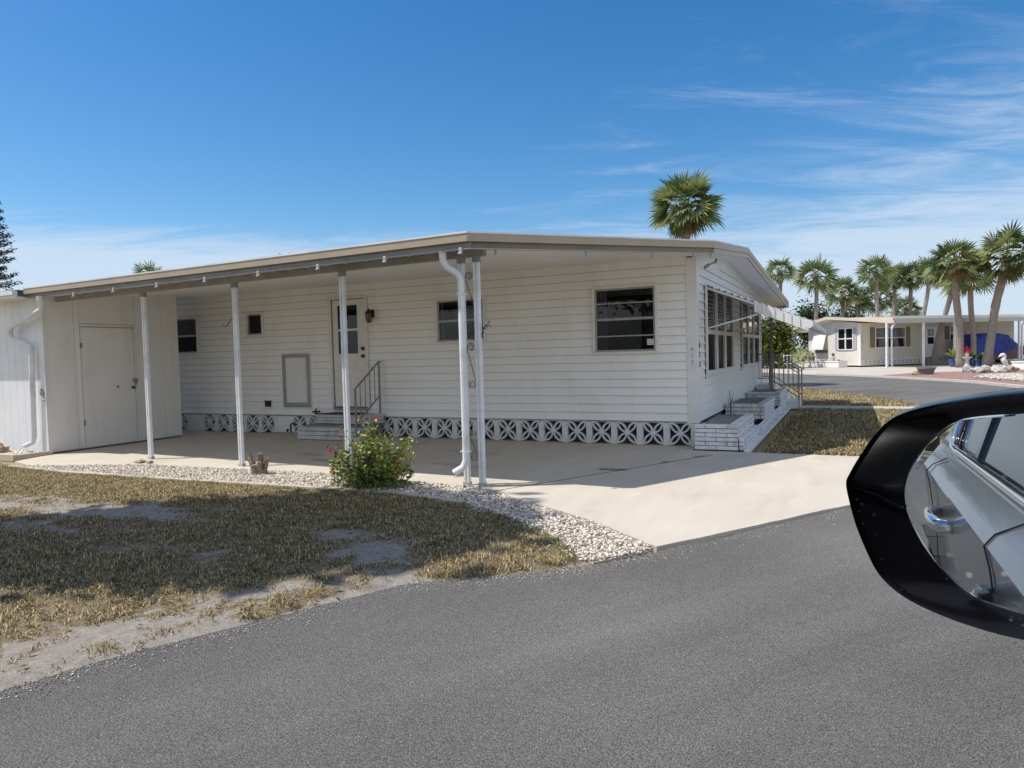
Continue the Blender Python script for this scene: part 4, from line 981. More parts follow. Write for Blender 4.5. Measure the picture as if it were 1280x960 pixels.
def fan_palm(loc, h, R_, label, lean=(0, 0), tr=.16, leaves=44, segs=17, seed=0, group=None, name='fan_palm', spread=1.0, trunk=True, skirt=8, tone=1.0, hi=0):
    rn = random.Random(seed); t = thing(name, label, 'palm tree', loc, 0, group)
    top = V(loc) + V((lean[0], lean[1], h)); P = []; rad = []
    for i in range(15):
        q = i/14; b = q*q*.5+q*.5
        P.append(V(loc) + V((lean[0]*b + .03*math.sin(q*9+seed), lean[1]*b, h*q))); rad.append(tr*(1.28-.34*min(1, q*5) + .05*math.sin(q*37+seed)))
    P[0].z -= .1
    MB().tube(P, rad, 12).build('trunk', M['palm_trunk'], t, smooth=True)
    mb = MB()
    for i in range(30):
        a = i*2.4+seed; z = -R_*.34*rn.random(); d = V((math.cos(a), math.sin(a), 0)); b = top + V((0,0,z))
        mb.bar(b+d*tr*.7, b+d*(tr*1.35+.05*R_*rn.random())+V((0,0,.14*R_)), .05*R_/1.6, .03*R_/1.6)
    mb.build('leaf_boots', M['boots'], t)
    VV = []; FF = []; CC_ = []
    def leaf(az, el, sc1, droopy, col):
        d = V((math.cos(az)*math.cos(el), math.sin(az)*math.cos(el), math.sin(el)))
        Lp = R_*.50*sc1; p0 = top + V((0,0,R_*.02)); side = V((-math.sin(az), math.cos(az), 0)); nrm = side.cross(d) * -1
        if nrm.z < 0: nrm = -nrm
        # petiole
        pe = p0 + d*Lp - V((0,0,droopy*Lp*.18)); o = len(VV); ww = .012*R_
        VV.extend([p0-side*ww, p0+side*ww, pe+side*ww*.6, pe-side*ww*.6]); FF.append((o,o+1,o+2)); FF.append((o,o+2,o+3)); CC_.extend([[c*1.1 for c in (.12,.15,.045)]]*4)
        ax = (d - V((0,0,droopy*.30))).normalized(); s2 = side; n2 = ax.cross(s2); 
        if n2.z < 0: n2 = -n2
        Ls = R_*.54*sc1; tw = rn.uniform(-.9, .9); s2 = (s2*math.cos(tw)+n2*math.sin(tw)); n2 = s2.cross(ax) if s2.cross(ax).z > 0 else ax.cross(s2)
        for k in range(segs):
            f = (k/(segs-1)-.5)*2; a = f*1.75
            dirn = ax*math.cos(a) + s2*math.sin(a); ln = Ls*(1-.34*abs(f))*rn.uniform(.88, 1.08)
            wv = n2*.9 + s2*rn.uniform(-.2, .2); wd = (dirn.cross(n2)).normalized()*Ls*.042
            cup = n2*(abs(f)*.10*Ls)
            m1 = pe + dirn*ln*.55 + cup - V((0,0,.05*ln)); dr = rn.uniform(.02, .16)+droopy*.13
            tp = pe + dirn*ln*.93 + cup - V((0,0,dr*ln))
            o = len(VV); fold = n2*Ls*.02*(1 if k % 2 else -1)
            VV.extend([pe - wd*.25, pe + wd*.25, m1 + wd + fold, m1 - wd - fold, tp])
            FF.extend([(o,o+1,o+2),(o,o+2,o+3),(o+3,o+2,o+4)])
            g = rn.uniform(.75, 1.25); cc = [c*g for c in col]; CC_.extend([[c*.8 for c in cc]]*2 + [cc]*2 + [[cc[0]*1.25, cc[1]*1.15, cc[2]*1.1]])
    greens = [(.16,.215,.075),(.115,.165,.06),(.25,.295,.11),(.07,.11,.04),(.34,.35,.15)]
    for i in range(leaves):
        q = (i+.5)/leaves; el = math.asin(max(-1, min(1, .985 - q*1.45*spread))); az = i*2.39996 + rn.uniform(-.25, .25)
        col = greens[rn.randrange(5)]
        leaf(az, el + rn.uniform(-.12, .12), rn.uniform(.85, 1.1), .15 + .75*q, [c*tone for c in col])
    for i in range(skirt):
        leaf(rn.uniform(0, 2*PI), R(rn.uniform(-70, -42)), rn.uniform(.55, .8), 1.0, (.24,.17,.075) if rn.random() < .6 else (.15,.15,.05))
    np_mesh('crown', [tuple(v) for v in VV], FF, M['palm_leaf'], t, cols=np.array(CC_))
    return t

# palms: one behind the house, a row behind the far house, two in its front bed
GP = 'fan palms beyond the far house'
fan_palm((-3.55,16.74,0), 6.85, 1.58, 'lone fan palm rising behind the white mobile home roof', leaves=48, segs=20, seed=5, skirt=9, tr=.2)
fan_palm((8.01,38.1,0), 5.95, 1.75, 'straight trunked fan palm in front of the far carport beside the pedestal', lean=(-.55,-1.6), tr=.20, seed=11, skirt=9, tone=.95)
fan_palm((9.30,38.2,0), 6.1, 2.05, 'tall leaning fan palm rooted in the rock pile by the far house', lean=(.75,-1.6), tr=.23, seed=12, skirt=16)
for i, (x, y, h, r, lx, ly, lb) in enumerate([
    (9.4,43.6,5.0,1.7,-.5,-2,'fan palm crown half hidden behind the straight front palm'),
    (-3.32,55.67,7.6,1.55,0,0,'fan palm just right of the white house gable, leftmost of the far row'),
    (-.31,52.68,6.7,1.95,0,0,'thick fan palm behind the far house gable peak'),
    (1.55,58.0,5.6,1.75,.1,0,'shorter fan palm right beside the thick one behind the far gable'),
    (2.9,63.0,5.2,1.5,0,0,'small fan palm tucked low behind the far gable palms'),
    (4.21,54.84,6.9,1.75,0,0,'fan palm above the far house window, centre of the row'),
    (4.43,63.82,5.2,1.9,.2,0,'low dark fan palm behind the central palm of the row'),
    (5.75,60.02,6.8,1.6,0,0,'slim fan palm right of the central palm of the row'),
    (7.02,60.63,6.8,1.65,0,0,'fan palm with a pale straight trunk over the far carport'),
    (7.5,58.6,6.9,1.75,.9,0,'slanting fan palm over the far carport roof'),
    (7.2,44.2,5.3,1.6,1.3,-1,'fan palm with a dark trunk slanting right behind the far carport'),
    (7.68,75.36,4.7,1.7,0,0,'small distant fan palm low behind the far carport roof')]):
    fan_palm((x, y, 0), h+.45, r*1.08, lb, lean=(lx, ly), tr=.17, leaves=46, segs=13, seed=30+i, group=GP, skirt=6, tone=1.0)
fan_palm((-33.7,16.7,0), 6.2, 1.3, 'distant palm top peeking over the left end of the carport roof', leaves=30, segs=11, seed=77)
fan_palm((-26.62,20.1,0), 6.55, 1.2, 'tiny palm tip showing above the middle of the carport roof', leaves=26, segs=9, seed=78)

# tall conifer at the left edge of the picture
def conifer(loc, h, rmax, label, seed=0):
    rn = random.Random(seed); t = thing('norfolk_pine', label, 'conifer', loc)
    MB().tube([V(loc)+V((0,0,-.1)), V(loc)+V((0,0,h*.6)), V(loc)+V((0,0,h))], [.22,.13,.03], 9).build('trunk', M['bark'], t, smooth=True)
    pts = []; br = MB(); z = 2.0
    while z < h:
        q = z/h; r = rmax*(1.05-.75*q**3)*(.62 if 7.2 < z < 8.0 else 1)
        for k in range(8):
            a = 2*PI*k/8 + z*1.3 + rn.uniform(-.2, .2); d = V((math.cos(a), math.sin(a), 0)); rr = r*rn.uniform(.8, 1.1)
            tip = V(loc)+d*rr+V((0,0,z+.18*rr)); br.tube([V(loc)+V((0,0,z)), V(loc)+d*rr*.6+V((0,0,z-.08)), tip], [.035,.025,.01], 5)
            for i in range(70):
                s_ = rn.random()**.6; p = V(loc)+d*rr*s_+V((0,0,z-.05+.2*rr*s_*s_)) + V((rn.gauss(0,.09), rn.gauss(0,.09), rn.gauss(.05,.07))); pts.append(tuple(p))
        z += .52
    br.build('branches', M['bark'], t)
    leaf_cloud('crown', pts, .17, M['leaf'], t, [((.012,.026,.012),1),((.02,.036,.018),.8),((.008,.016,.008),.6)], .2, .4)
conifer((-46.9,15.7,0), 12.1, 1.55, 'tall dark tiered conifer beyond the shed at the left', 4)

# broad-leaved trees and shrubs
def tree(loc, h, cr, cz, label, n=5200, seed=0, group=None, trunk_r=.16, leaf=.20, pal=None, name='shade_tree', clumps=34, flat=.6, topw=0):
    rn = random.Random(seed); t = thing(name, label, 'tree', loc, 0, group); mb = MB(); base = V(loc); ctr = base + V((0,0,cz))
    mb.tube([base-V((0,0,.1)), base+V((.05,.02,cz*.45)), base+V((-.04,.05,cz*.8))], [trunk_r*1.4, trunk_r, trunk_r*.7], 9)
    cs = []
    for i in range(clumps):
        while True:
            p = V((rn.uniform(-1,1), rn.uniform(-1,1), rn.uniform(-1,1)))
            if .25 < p.length < 1: break
        c = ctr + V((p.x*cr[0]*(1+topw*p.z), p.y*cr[1]*(1+topw*p.z), p.z*cr[2])); cs.append(c)
        if i % 2 == 0: mb.tube([base+V((-.04,.05,cz*.72)), (base+V((0,0,cz*.8))).lerp(c, .5)+V((0,0,.1)), c], [trunk_r*.5, trunk_r*.3, trunk_r*.08], 6)
    mb.build('trunk', M['bark'], t, smooth=True); pts = []
    for i in range(n):
        c = cs[rn.randrange(len(cs))]; k = .30*cr[0]*rn.uniform(.6, 1.2); pts.append((c.x+rn.gauss(0,k), c.y+rn.gauss(0,k), c.z+rn.gauss(0,k*flat)))
    leaf_cloud('crown', pts, leaf, M['leaf'], t, pal or [((.05,.085,.02),1),((.075,.11,.028),.8),((.03,.055,.015),.8)], .6)
    return t
tree((-7.2,-8.5,0), 13, (.98,.98,2.7), 7.9, 'tall shade tree standing outside the picture, casting the lawn shadow', 30000, 5, trunk_r=.2, leaf=.40, clumps=90, flat=1.0, topw=.35)
def shrub(name, loc, rx, ry, h, label, n, leaf, pal, seed=0, group=None, cat='shrub', lumps=14):
    rn = random.Random(seed); t = thing(name, label, cat, loc, 0, group); mb = MB(); b = V(loc); pts = []
    cs = [(rn.uniform(-1,1)*rx*.7, rn.uniform(-1,1)*ry*.7, rn.uniform(.15,.9)*h) for _ in range(lumps)]
    for c in cs: mb.tube([b+V((c[0]*.15,c[1]*.15,-.03)), b+V((c[0]*.6,c[1]*.6,c[2]*.6)), b+V(c)], [.02*h,.012*h,.004*h], 5)
    mb.build('stems', M['bark'], t)
    for i in range(n):
        c = cs[rn.randrange(len(cs))]; z = c[2]+rn.gauss(0,.16*h)
        pts.append((b.x+c[0]+rn.gauss(0,.26*rx), b.y+c[1]+rn.gauss(0,.26*ry), b.z+max(.03, z)))
    leaf_cloud('foliage', pts, leaf, M['leaf'], t, pal, .5)
    return t
shrub('leafy_hedge_bush', (-2.6,41.8,0), 1.5, 1.2, 3.3, 'yellow green bush behind the awning post, left of the far house', 9500, .24, [((.16,.19,.025),1),((.09,.13,.02),1),((.30,.28,.04),.5),((.03,.06,.015),.8)], 3)
shrub('leafy_hedge_bush', (-4.6,44.0,0), 1.6, 1.2, 3.0, 'darker bush beside the white house end wall, beyond the porch', 8000, .24, [((.07,.11,.02),1),((.05,.08,.02),1),((.14,.16,.03),.5)], 4)
for i, (x, y, h) in enumerate(((-1.0,66,5.0),(1.6,70,4.6),(5.4,74,3.9))):
    shrub('background_bush', (x, y, 0), 1.8, 1.5, h, ['tall dark bush between the far palms, left of the gable','dark bush showing between far palm trunks','distant low bush behind the far carport roof'][i], 6000, .30, [((.04,.07,.018),1),((.06,.095,.025),.7),((.025,.045,.012),.8)], 50+i)

# flowering bush in the gravel
def flowering_bush():
    loc = (-2.78,-4.22,0); rn = random.Random(21); b = V(loc)
    t = thing('flowering_bush', 'green and yellow leaved bush with red flowers in the white gravel by the carport', 'bush', loc)
    mb = MB(); pts = []; yel = []
    for i in range(46):
        a = rn.uniform(0, 2*PI); el = rn.uniform(.35, 1.5); ln = rn.uniform(.45, .80)*(.75+.25*math.sin(el))
        d = V((math.cos(a)*math.cos(el)*1.0, math.sin(a)*math.cos(el)*.75, math.sin(el)))
        mid = b + d*ln*.5 + V((rn.gauss(0,.03), rn.gauss(0,.03), 0)); tip = b + d*ln + V((rn.gauss(0,.03), rn.gauss(0,.03), .02))
        mb.tube([b+V((d.x*.05,d.y*.05,-.01)), mid, tip], [.009,.006,.002], 5)
        for k in range(64):
            q = rn.uniform(.25, 1.08); p = (b + d*ln*q) if q > .5 else (b.lerp(mid, q*2)); s_ = .035+.05*(1-q)
            p = p + V((rn.gauss(0,s_), rn.gauss(0,s_), rn.gauss(0,s_))); p.z = max(.03, p.z)
            (yel if (q > .66 and rn.random() < .62) else pts).append(tuple(p))
    for k in range(900):
        a = rn.uniform(0, 2*PI); q = math.sqrt(rn.random()); pts.append((b.x+.5*q*math.cos(a), b.y+.36*q*math.sin(a), .03+.25*rn.random()))
    for k in range(3):   # right-hand upright shoots
        o = V((.36+.05*k, .02*k, 0)); mb.tube([b+o*.4, b+o+V((.02,0,.28)), b+o*1.12+V((.03,0,.40+.04*k))], [.007,.005,.002], 5)
        for j in range(26): q = rn.random(); yel.append(tuple(b+o*(1+.12*q)+V((rn.gauss(0,.03), rn.gauss(0,.03), .08+.34*q))))
    mb.build('stems', M['bark'], t)
    leaf_cloud('foliage', pts, .052, M['leaf'], t, [((.07,.14,.03),1.2),((.14,.21,.04),1.1),((.23,.29,.06),.9),((.03,.06,.018),.4),((.30,.17,.06),.22)], .6, .6)
    leaf_cloud('foliage', yel, .050, M['leaf'], t, [((.42,.45,.08),1.1),((.60,.55,.14),.7),((.24,.33,.06),1),((.56,.27,.06),.32)], .6, .6)
    def flower(p, r, m):
        mb = MB(); p = V(p); n = (V((.35,-.85,.25))+V((rn.gauss(0,.25), rn.gauss(0,.2), rn.gauss(0,.25)))).normalized(); s = n.cross(V((0,0,1))).normalized(); u = s.cross(n)
        for k in range(5):
            a = 2*PI*k/5; d = s*math.cos(a)+u*math.sin(a); e = s*math.cos(a+.6)+u*math.sin(a+.6); f = s*math.cos(a-.6)+u*math.sin(a-.6)
            mb.poly(p, p+f*r*.75+n*r*.25, p+d*r+n*r*.15, p+e*r*.75+n*r*.3)
        mb.tube([p, p+n*r*.9], r*.07, 5); mb.build('flower', m, t)
    for x, z, m, r in ((-.30,.42,'petal',.034),(-.22,.64,'petal',.026),(.19,.77,'petal',.028),(.02,.76,'petal_o',.024),(.42,.30,'petal_o',.026),(-.30,.20,'petal_o',.022),(.05,.24,'petal_o',.022)):
        flower((loc[0]+x*.9+.2*0, loc[1]+x*.43-.22, z+.02), r, M[m])
flowering_bush()
# cut stump
t = thing('tree_stump', 'weathered forked stump with cut stubs in the white gravel', 'stump', (-4.70,-3.98,0))
mb = MB(); c = V((-4.70,-3.98,0))
for dx, dy, h, r0, r1 in ((-.14,.0,.27,.035,.024),(-.10,-.02,.20,.032,.026),(-.05,-.04,.19,.045,.034),(.01,.02,.28,.036,.026),(.05,-.03,.29,.036,.032),(.0,-.06,.15,.045,.036),(.09,.03,.22,.034,.022),(.06,-.05,.19,.035,.024)):
    mb.tube([c+V((dx*.25,dy*.4,-.02)), c+V((dx*.8,dy,h*.5)), c+V((dx*1.25,dy*1.3,h))], [r0*1.1, r0, r1], 9)
mb.tube([c+V((0,0,-.03)), c+V((0,0,.08))], [.12,.09], 10); st = mb.build('stump_wood', M['stump'], t)
MB().lump((c.x+.12,c.y-.02,.01), .09, .5, 2, 5, (1.4,.9,.35)).build('roots', M['stump'], t)
def rock(loc, r, label, m='rock', seed=0, s_=(1,.8,.6), group=None, name='rock'):
    o = MB().lump((loc[0],loc[1],loc[2]+r*s_[2]*.55), r, .42, 3, seed, s_, fl=-.02).build(name, M[m], smooth=False); tag(o, label, 'rock', group)
    for p in o.data.polygons: p.use_smooth = True
    return o
rock((-10.72,-3.74,.03), .15, 'brown rock lying against the shed wall in the white stones', seed=2)
rock((-7.30,-3.72,.012), .06, 'small brown stone beside the foot of the left carport post', seed=4, s_=(1.5,.8,.5))
rock((-7.12,-3.70,.012), .045, 'smallest brown stone right of the left carport post foot', seed=6, s_=(1.3,.9,.5))

# ------------------------------------------------------------------ far house across the road
FA = R(41.6137); FO = V((2.786,41.960,0)); FM = Matrix.Translation(FO) @ Matrix.Rotation(FA, 4, 'Z')
def fw_(x, y, z=0): return FM @ V((x, y, z))
fh = thing('far_mobile_home', 'beige mobile home with shutters and long carport across the road', 'house', FO, FA, local=True)
mb = MB(); x = 0
mb.box(0, 13.5, .03, .08, .08, 3.0)
while x < 13.4: mb.box(x+.012, x+.128, .0, .03, .5, 2.95); x += .14
mb.build('front_wall', M['far_wall'], fh)
mb = MB(); mb.prism([(.0,.0,.1),(.0,5.1,.1),(.0,5.1,2.62),(.0,2.5,3.2),(.0,.0,2.95)], (.06,0,0)); mb.build('gable_wall', M['far_gable'], fh)
MB().box(.06,13.5,5.0,5.1,.1,2.6).box(13.45,13.5,.1,5,.1,2.9).build('rear_wall', M['far_wall'], fh)
mb = MB(); mb.box(-.05,.02,-.05,.10,.1,2.95); mb.build('corner_trim', M['white'], fh)
for i, ch in enumerate('664'):
    me = text_mesh(ch, .17, .004); me.materials.clear(); me.materials.append(M['black']); o = bpy.data.objects.new('house_number', me); COL.objects.link(o)
    o.rotation_euler = (PI/2, 0, 0); o.location = (.02+.03*i, -.062, 2.05-.2*i); o.parent = fh
MB().box(.02, 5.35, -.03, .02, .08, .50).build('skirting', M['far_gable'], fh)
bp = None
for i in range(14):
    if not bp:
        mb = MB(); a, z0, z1 = .26, .15, .45
        mb.box(.28,.54,-.06,-.03,z0,z0+.06); mb.box(.28,.54,-.06,-.03,z1-.06,z1); mb.box(.28,.34,-.06,-.03,z0+.06,z1-.06); mb.box(.48,.54,-.06,-.03,z0+.06,z1-.06); mb.box(.37,.45,-.06,-.03,.26,.34)
        bp = mb.build('screen_block', M['block'], fh); MB().box(.345,.475,-.035,-.029,.215,.385).build('hole', M['skirt_dark'], bp)
    else: copy_part(bp, fh, (.34*i, 0, 0))
def fwin(x0, x1, z0, z1, mid, mull=False):
    mb = MB(); mb.box(x0-.06,x0,-.07,.02,z0-.06,z1+.06); mb.box(x1,x1+.06,-.07,.02,z0-.06,z1+.06); mb.box(x0,x1,-.07,.02,z1,z1+.06); mb.box(x0,x1,-.07,.02,z0-.06,z0); mb.box(x0,x1,-.06,.0,mid-.03,mid+.03)
    f = mb.build('window', M['frame_white'], fh)
    MB().poly((x0,-.025,z0),(x1,-.025,z0),(x1,-.025,mid),(x0,-.025,mid)).build('pane', M['car_glass'], f)
    MB().poly((x0,-.035,mid),(x1,-.035,mid),(x1,-.035,z1),(x0,-.035,z1)).build('pane', mat('curtained_pane', (.12,.14,.13), (.06,.07,.07), 2, .12), f)
fwin(1.21, 3.64, 1.29, 2.58, 1.92); fwin(7.58, 8.30, 1.72, 2.58, 2.16)
for a, b, z in ((.78,1.12,1.29),(3.75,4.09,1.29),(7.12,7.46,1.72)):
    mb = MB(); mb.box(a,b,-.06,-.012,z,2.64)
    for k in range(12): mb.box(a+.04,b-.04,-.068,-.058,z+.06+k*(2.5-z)/12,z+.10+k*(2.5-z)/12)
    mb.build('shutter', M['olive'], fh)
mb = MB(); mb.box(5.40,6.44,-.06,-.012,.52,2.64); d = mb.build('door', M['white'], fh)
MB().box(5.58,6.10,-.066,-.058,1.98,2.46).box(5.58,6.10,-.066,-.058,1.42,1.90).build('pane', M['car_glass'], d); MB().lump((5.82,-.075,2.2), .13, .4, 2, 3, (1,.2,.8)).build('wreath', M['white_rock'], d); MB().lathe([(0,-.1),(.04,-.09),(.04,-.06)], (6.28,0,1.55), 8, 'y').build('knob', M['brass'], d)
MB().box(6.68,6.84,-.16,-.012,2.30,2.56).box(6.70,6.82,-.14,-.02,2.24,2.30).build('wall_lamp', M['brass'], fh)
MB().lathe([(0,-.05),(.22,-.05),(.22,-.02),(0,-.02)], (9.2,0,2.2), 20, 'y').build('wall_plate', M['far_gable'], fh)
mb = MB(); mb.box(5.45,7.25,-.55,-.04,.02,.50); mb.box(5.45,7.35,-.95,-.56,.02,.26); mb.build('entry_step', M['grey_rock'], fh)
# carport roof, fascia, posts
mb = MB(); mb.poly((-.55,-3.3,3.2),(17,-3.3,3.2),(17,1.5,3.36),(-.55,2.5,3.42)); mb.poly((-.55,2.5,3.42),(17,1.5,3.36),(17,7.2,2.6),(-.55,7.2,2.6)); mb.build('roof', M['roof'], fh)
MB().poly((-.5,-3.25,2.82),(17,-3.25,2.82),(17,0,2.94),(-.5,0,2.94)).build('ceiling', M['ceil'], fh)
MB().box(-.52,17,-3.34,-3.30,3.04,3.22).build('fascia_cap', M['white'], fh); MB().box(-.5,17,-3.32,-3.29,2.78,3.03).build('fascia', M['alum'], fh)
mb = MB()
for a, b in (((-.58,7.2,2.62),(-.58,2.5,3.42)),((-.58,2.5,3.42),(-.58,-3.4,2.86))): mb.bar(a, b, .06, .20, (0,0,1))
mb.poly((-.56,-3.3,2.88),(-.56,2.45,3.40),(-.56,-3.3,3.19))
mb.build('rake_fascia', M['tan'] if False else mat('cream_fascia', (.60,.52,.41), (.55,.47,.37), 2, .5), fh)
mb = MB(); mb.poly((.0,0,2.95),(.0,2.5,3.22),(-.55,2.5,3.33),(-.55,-.05,2.98)); mb.poly((.0,2.5,3.22),(.0,5.1,2.62),(-.55,7.0,2.58),(-.55,2.5,3.33)); mb.poly((0,5.1,2.64),(6,5.1,2.64),(6,7.1,2.55),(-.5,7.1,2.55)); mb.poly((-.5,-3.25,2.81),(0,-.02,2.94),(0,0,2.95),(-.5,-.05,2.97)); mb.build('soffit', M['white'], fh)
for x in (-.95, 1.90, 4.40, 9.85, 12.4): MB().box(x-.06,x+.06,-3.26,-3.16,.0,2.80).build('post', M['white_metal'], fh)
for x in (-.62, 10.05):
    mb = MB(); mb.tube([(x+.28,-3.22,2.80),(x+.20,-3.24,2.68),(x+.05,-3.25,2.55),(x,-3.25,2.42),(x,-3.25,.2),(x,-3.30,.1)], .055, 8); mb.build('downspout', M['white_metal'], fh)
for x, y in ((-.3,6.9),(-.2,8.2)): pass
MB().box(-.45,-.37,6.7,6.78,0,2.58).build('post', M['white_metal'], fh)
# gable window and hinged storm shutter
mb = MB(); a, b, z0, z1 = .66, 2.0, 1.22, 2.60; zm, ym = 1.93, 1.33
mb.box(-.07,-.0,a-.06,a,z0-.06,z1+.06); mb.box(-.07,0,b,b+.06,z0-.06,z1+.06); mb.box(-.07,0,a,b,z1,z1+.06); mb.box(-.07,0,a,b,z0-.06,z0); mb.box(-.065,-.01,a,b,zm-.035,zm+.035); mb.box(-.06,-.01,ym-.05,ym+.05,z0,z1)
f = mb.build('window', M['white'], fh)
for ya_, yb_ in ((a, ym-.05), (ym+.05, b)):
    for za_, zb_ in ((z0, zm-.035), (zm+.035, z1)): MB().poly((-.02,ya_,za_),(-.02,yb_,za_),(-.02,yb_,zb_),(-.02,ya_,zb_)).build('pane', M['car_glass'], f)
for ya_, yb_ in ((.34,.58),(2.08,2.32)): MB().box(-.05,-.002,ya_,yb_,1.18,2.66).build('shutter', M['mauve'], fh)
mb = MB(); mb.prism([(-.02,3.12,2.56),(-.05,3.12,2.56),(-.42,3.12,1.22),(-.38,3.12,1.22)], (0,1.25,0))
for k in range(7): mb.bar((-.055,3.2+.18*k,2.5),(-.425,3.2+.18*k,1.25),.03,.02)
mb.build('storm_shutter', M['white'], fh); MB().box(-.04,-.002,3.1,4.4,.98,1.2).build('shutter_sill', M['olive'], fh)
t = thing('white_planter_wall', 'long white block planter along the gable of the far house', 'planter', fw_(-.9,3.0,0), FA, local=True)
MB().box(-.35,.35,-2.4,2.9,0,.40).box(-.38,.38,-2.43,2.93,.36,.44).build('block_wall', M['white'], t); MB().box(-.3,.3,-2.3,2.8,.43,.455).build('soil_fill', M['soil'], t)
def pot(loc, r, h, m, label, leaf=None, n=70, lh=.5, name='flower_pot', group=None, pal=None, lsz=.16):
    t = thing(name, label, 'flower pot', loc, 0, group)
    c = V(loc); MB().lathe([(r*.7,0),(r*.95,h*.8),(r*1.05,h*.82),(r*1.05,h),(r*.9,h),(r*.88,h*.9),(0,h*.9)], c, 14).build('pot', M[m], t, smooth=False)
    if leaf:
        VV, FF, CC_ = [], [], []
        rn = random.Random(int(loc[0]*100))
        for i in range(n):
            a = rn.uniform(0, 2*PI); el = rn.uniform(.5, 1.5); d = V((math.cos(a)*math.cos(el), math.sin(a)*math.cos(el), math.sin(el))); s_ = V((-math.sin(a), math.cos(a), 0))*lsz*.22
            p0 = c+V((0,0,h)); ln = lh*rn.uniform(.6, 1.1); m1 = p0+d*ln*.6; tp = p0+d*ln-V((0,0,.15*ln)); o = len(VV)
            VV.extend([p0-s_*.3, p0+s_*.3, m1+s_, m1-s_, tp]); FF.extend([(o,o+1,o+2),(o,o+2,o+3),(o+3,o+2,o+4)]); g = rn.choice(pal or [(.09,.15,.03),(.06,.11,.025),(.2,.24,.06)]); CC_.extend([g]*5)
        np_mesh('leaves', [tuple(v) for v in VV], FF, M['leaf'], t, cols=np.array(CC_))
    return t
GPOT = 'pots standing on the white planter wall'
for i, (y, r, h, m, lb, lf) in enumerate(((4.35,.16,.34,'grey_pot','dark grey pot at the left of the planter wall cluster',False),(3.95,.17,.42,'grey_rock','pale stone pot in the middle of the planter wall cluster',True),(3.55,.17,.33,'grey_pot','dark grey pot at the right of the planter wall cluster',True),(1.55,.20,.26,'white','white pot with a green plant below the far gable window',True))):
    p = fw_(-.9, y, .45); pot((p.x,p.y,p.z), r, h, m, lb, lf, 26, .34, group=GPOT)
for i, (y, lb) in enumerate(((4.9,'small grey stone on the left part of the planter wall'),(2.55,'small dark stone left of the white pot on the planter wall'),(2.2,'smallest dark stone beside the white pot on the planter wall'),(.9,'dark stone at the right end of the planter wall'))):
    p = fw_(-1.0, y, .45); rock((p.x,p.y,p.z), .10, lb, 'grey_rock', 60+i)
fan_palm((-.56,37.93,0), .75, .85, 'young palm sapling in front of the far house gable', tr=.05, leaves=16, segs=11, seed=90, skirt=1, tone=1.5, name='palm_sapling')
t = thing('white_fence_rail', 'short white picket rail left of the far house', 'fence', (-2.2,41,0))
mb = MB()
for k in range(7): mb.bar((-1.9+.2*k,40.3+.17*k,0),(-1.9+.2*k,40.3+.17*k,.95),.05,.05)
mb.bar((-1.9,40.3,.9),(-.7,41.32,.9),.05,.06); mb.bar((-1.9,40.3,.35),(-.7,41.32,.35),.05,.06); mb.build('pickets', M['white'], t)
# things in front of the far carport
pot((5.34,27.64,0), .40, .34, 'grey_pot', 'wide grey bowl planter on the red mulch', False, name='bowl_planter')
rock((4.85,26.9,0), .17, 'tan stone left of the grey bowl planter', 'rock', 71)
pot((7.80,39.6,0), .26, .46, 'blue_pot', 'blue glazed pot with broad leaves left of the straight palm', True, 26, .85, lsz=.5, pal=[(.10,.17,.03),(.18,.25,.05),(.3,.34,.10)])
pot((8.62,38.6,0), .26, .42, 'blue_pot', 'blue glazed pot right behind the white pedestal', True, 30, .55, lsz=.4)
pot((9.12,39.2,0), .27, .42, 'blue_pot', 'blue glazed pot beside the foot of the leaning palm', True, 34, .55, lsz=.4)
t = thing('white_pedestal', 'white concrete pedestal between the straight palm and blue pots', 'pedestal', (8.28,38.0,0))
MB().lathe([(.24,0),(.22,.08),(.14,.16),(.13,.42),(.20,.52),(.30,.56),(.31,.62),(0,.62)], (8.28,38.0,0), 14).build('column', M['white_rock'], t)
t = thing('garden_ornament', 'red peaked garden ornament with pale base on the white pedestal', 'ornament', (8.28,38.0,.62))
MB().lathe([(.10,0),(.13,.1),(.12,.22),(.0,.24)], (8.28,38.0,.62), 10).build('base', M['white'], t); MB().lathe([(.26,.22),(.20,.36),(.10,.52),(.0,.66)], (8.28,38.0,.62), 4).build('peak', M['red'], t)
# seahorse statue
t = thing('seahorse_statue', 'white curled seahorse statue on a stone base by the far rock bed', 'statue', (9.0,31.6,0))
c = V((9.0,31.6,0)); mb = MB(); q = V((.9017,.4323,0))
P = [c+q*a+V((0,0,b)) for a, b in ((-.02,.10),(.06,.14),(.13,.24),(.13,.36),(.05,.47),(.0,.56),(.05,.66),(.06,.74),(.0,.80),(-.08,.79),(-.16,.73),(-.22,.69))]
mb.tube(P, [.05,.06,.08,.11,.13,.12,.09,.085,.09,.075,.045,.03], 9); mb.lump(tuple(c+V((0,0,.06))), .16, .3, 2, 3, (1.2,1,.6)); mb.build('figure', M['white'], t, smooth=True)
t = thing('low_white_wall', 'low white block wall at the right edge beside the seahorse', 'wall', (10.4,32.5,0))
MB().bar((9.75,33.2,.19),(12.2,30.0,.19),.35,.38).bar((9.73,33.22,.40),(12.22,29.98,.40),.42,.06).build('block_wall', M['white'], t)
rn = random.Random(5); GR = 'rocks piled around the leaning palm'; k = 0
lbs = ['dark grey rock at the left end of the pile under the leaning palm','pale rock on top of the pile at the leaning palm','grey rock low in the pile in front of the leaning palm','brown rock at the right end of the pile by the leaning palm','white rock in the middle of the pile by the leaning palm','small grey rock behind the leaning palm foot','flat white rock at the front of the leaning palm pile']
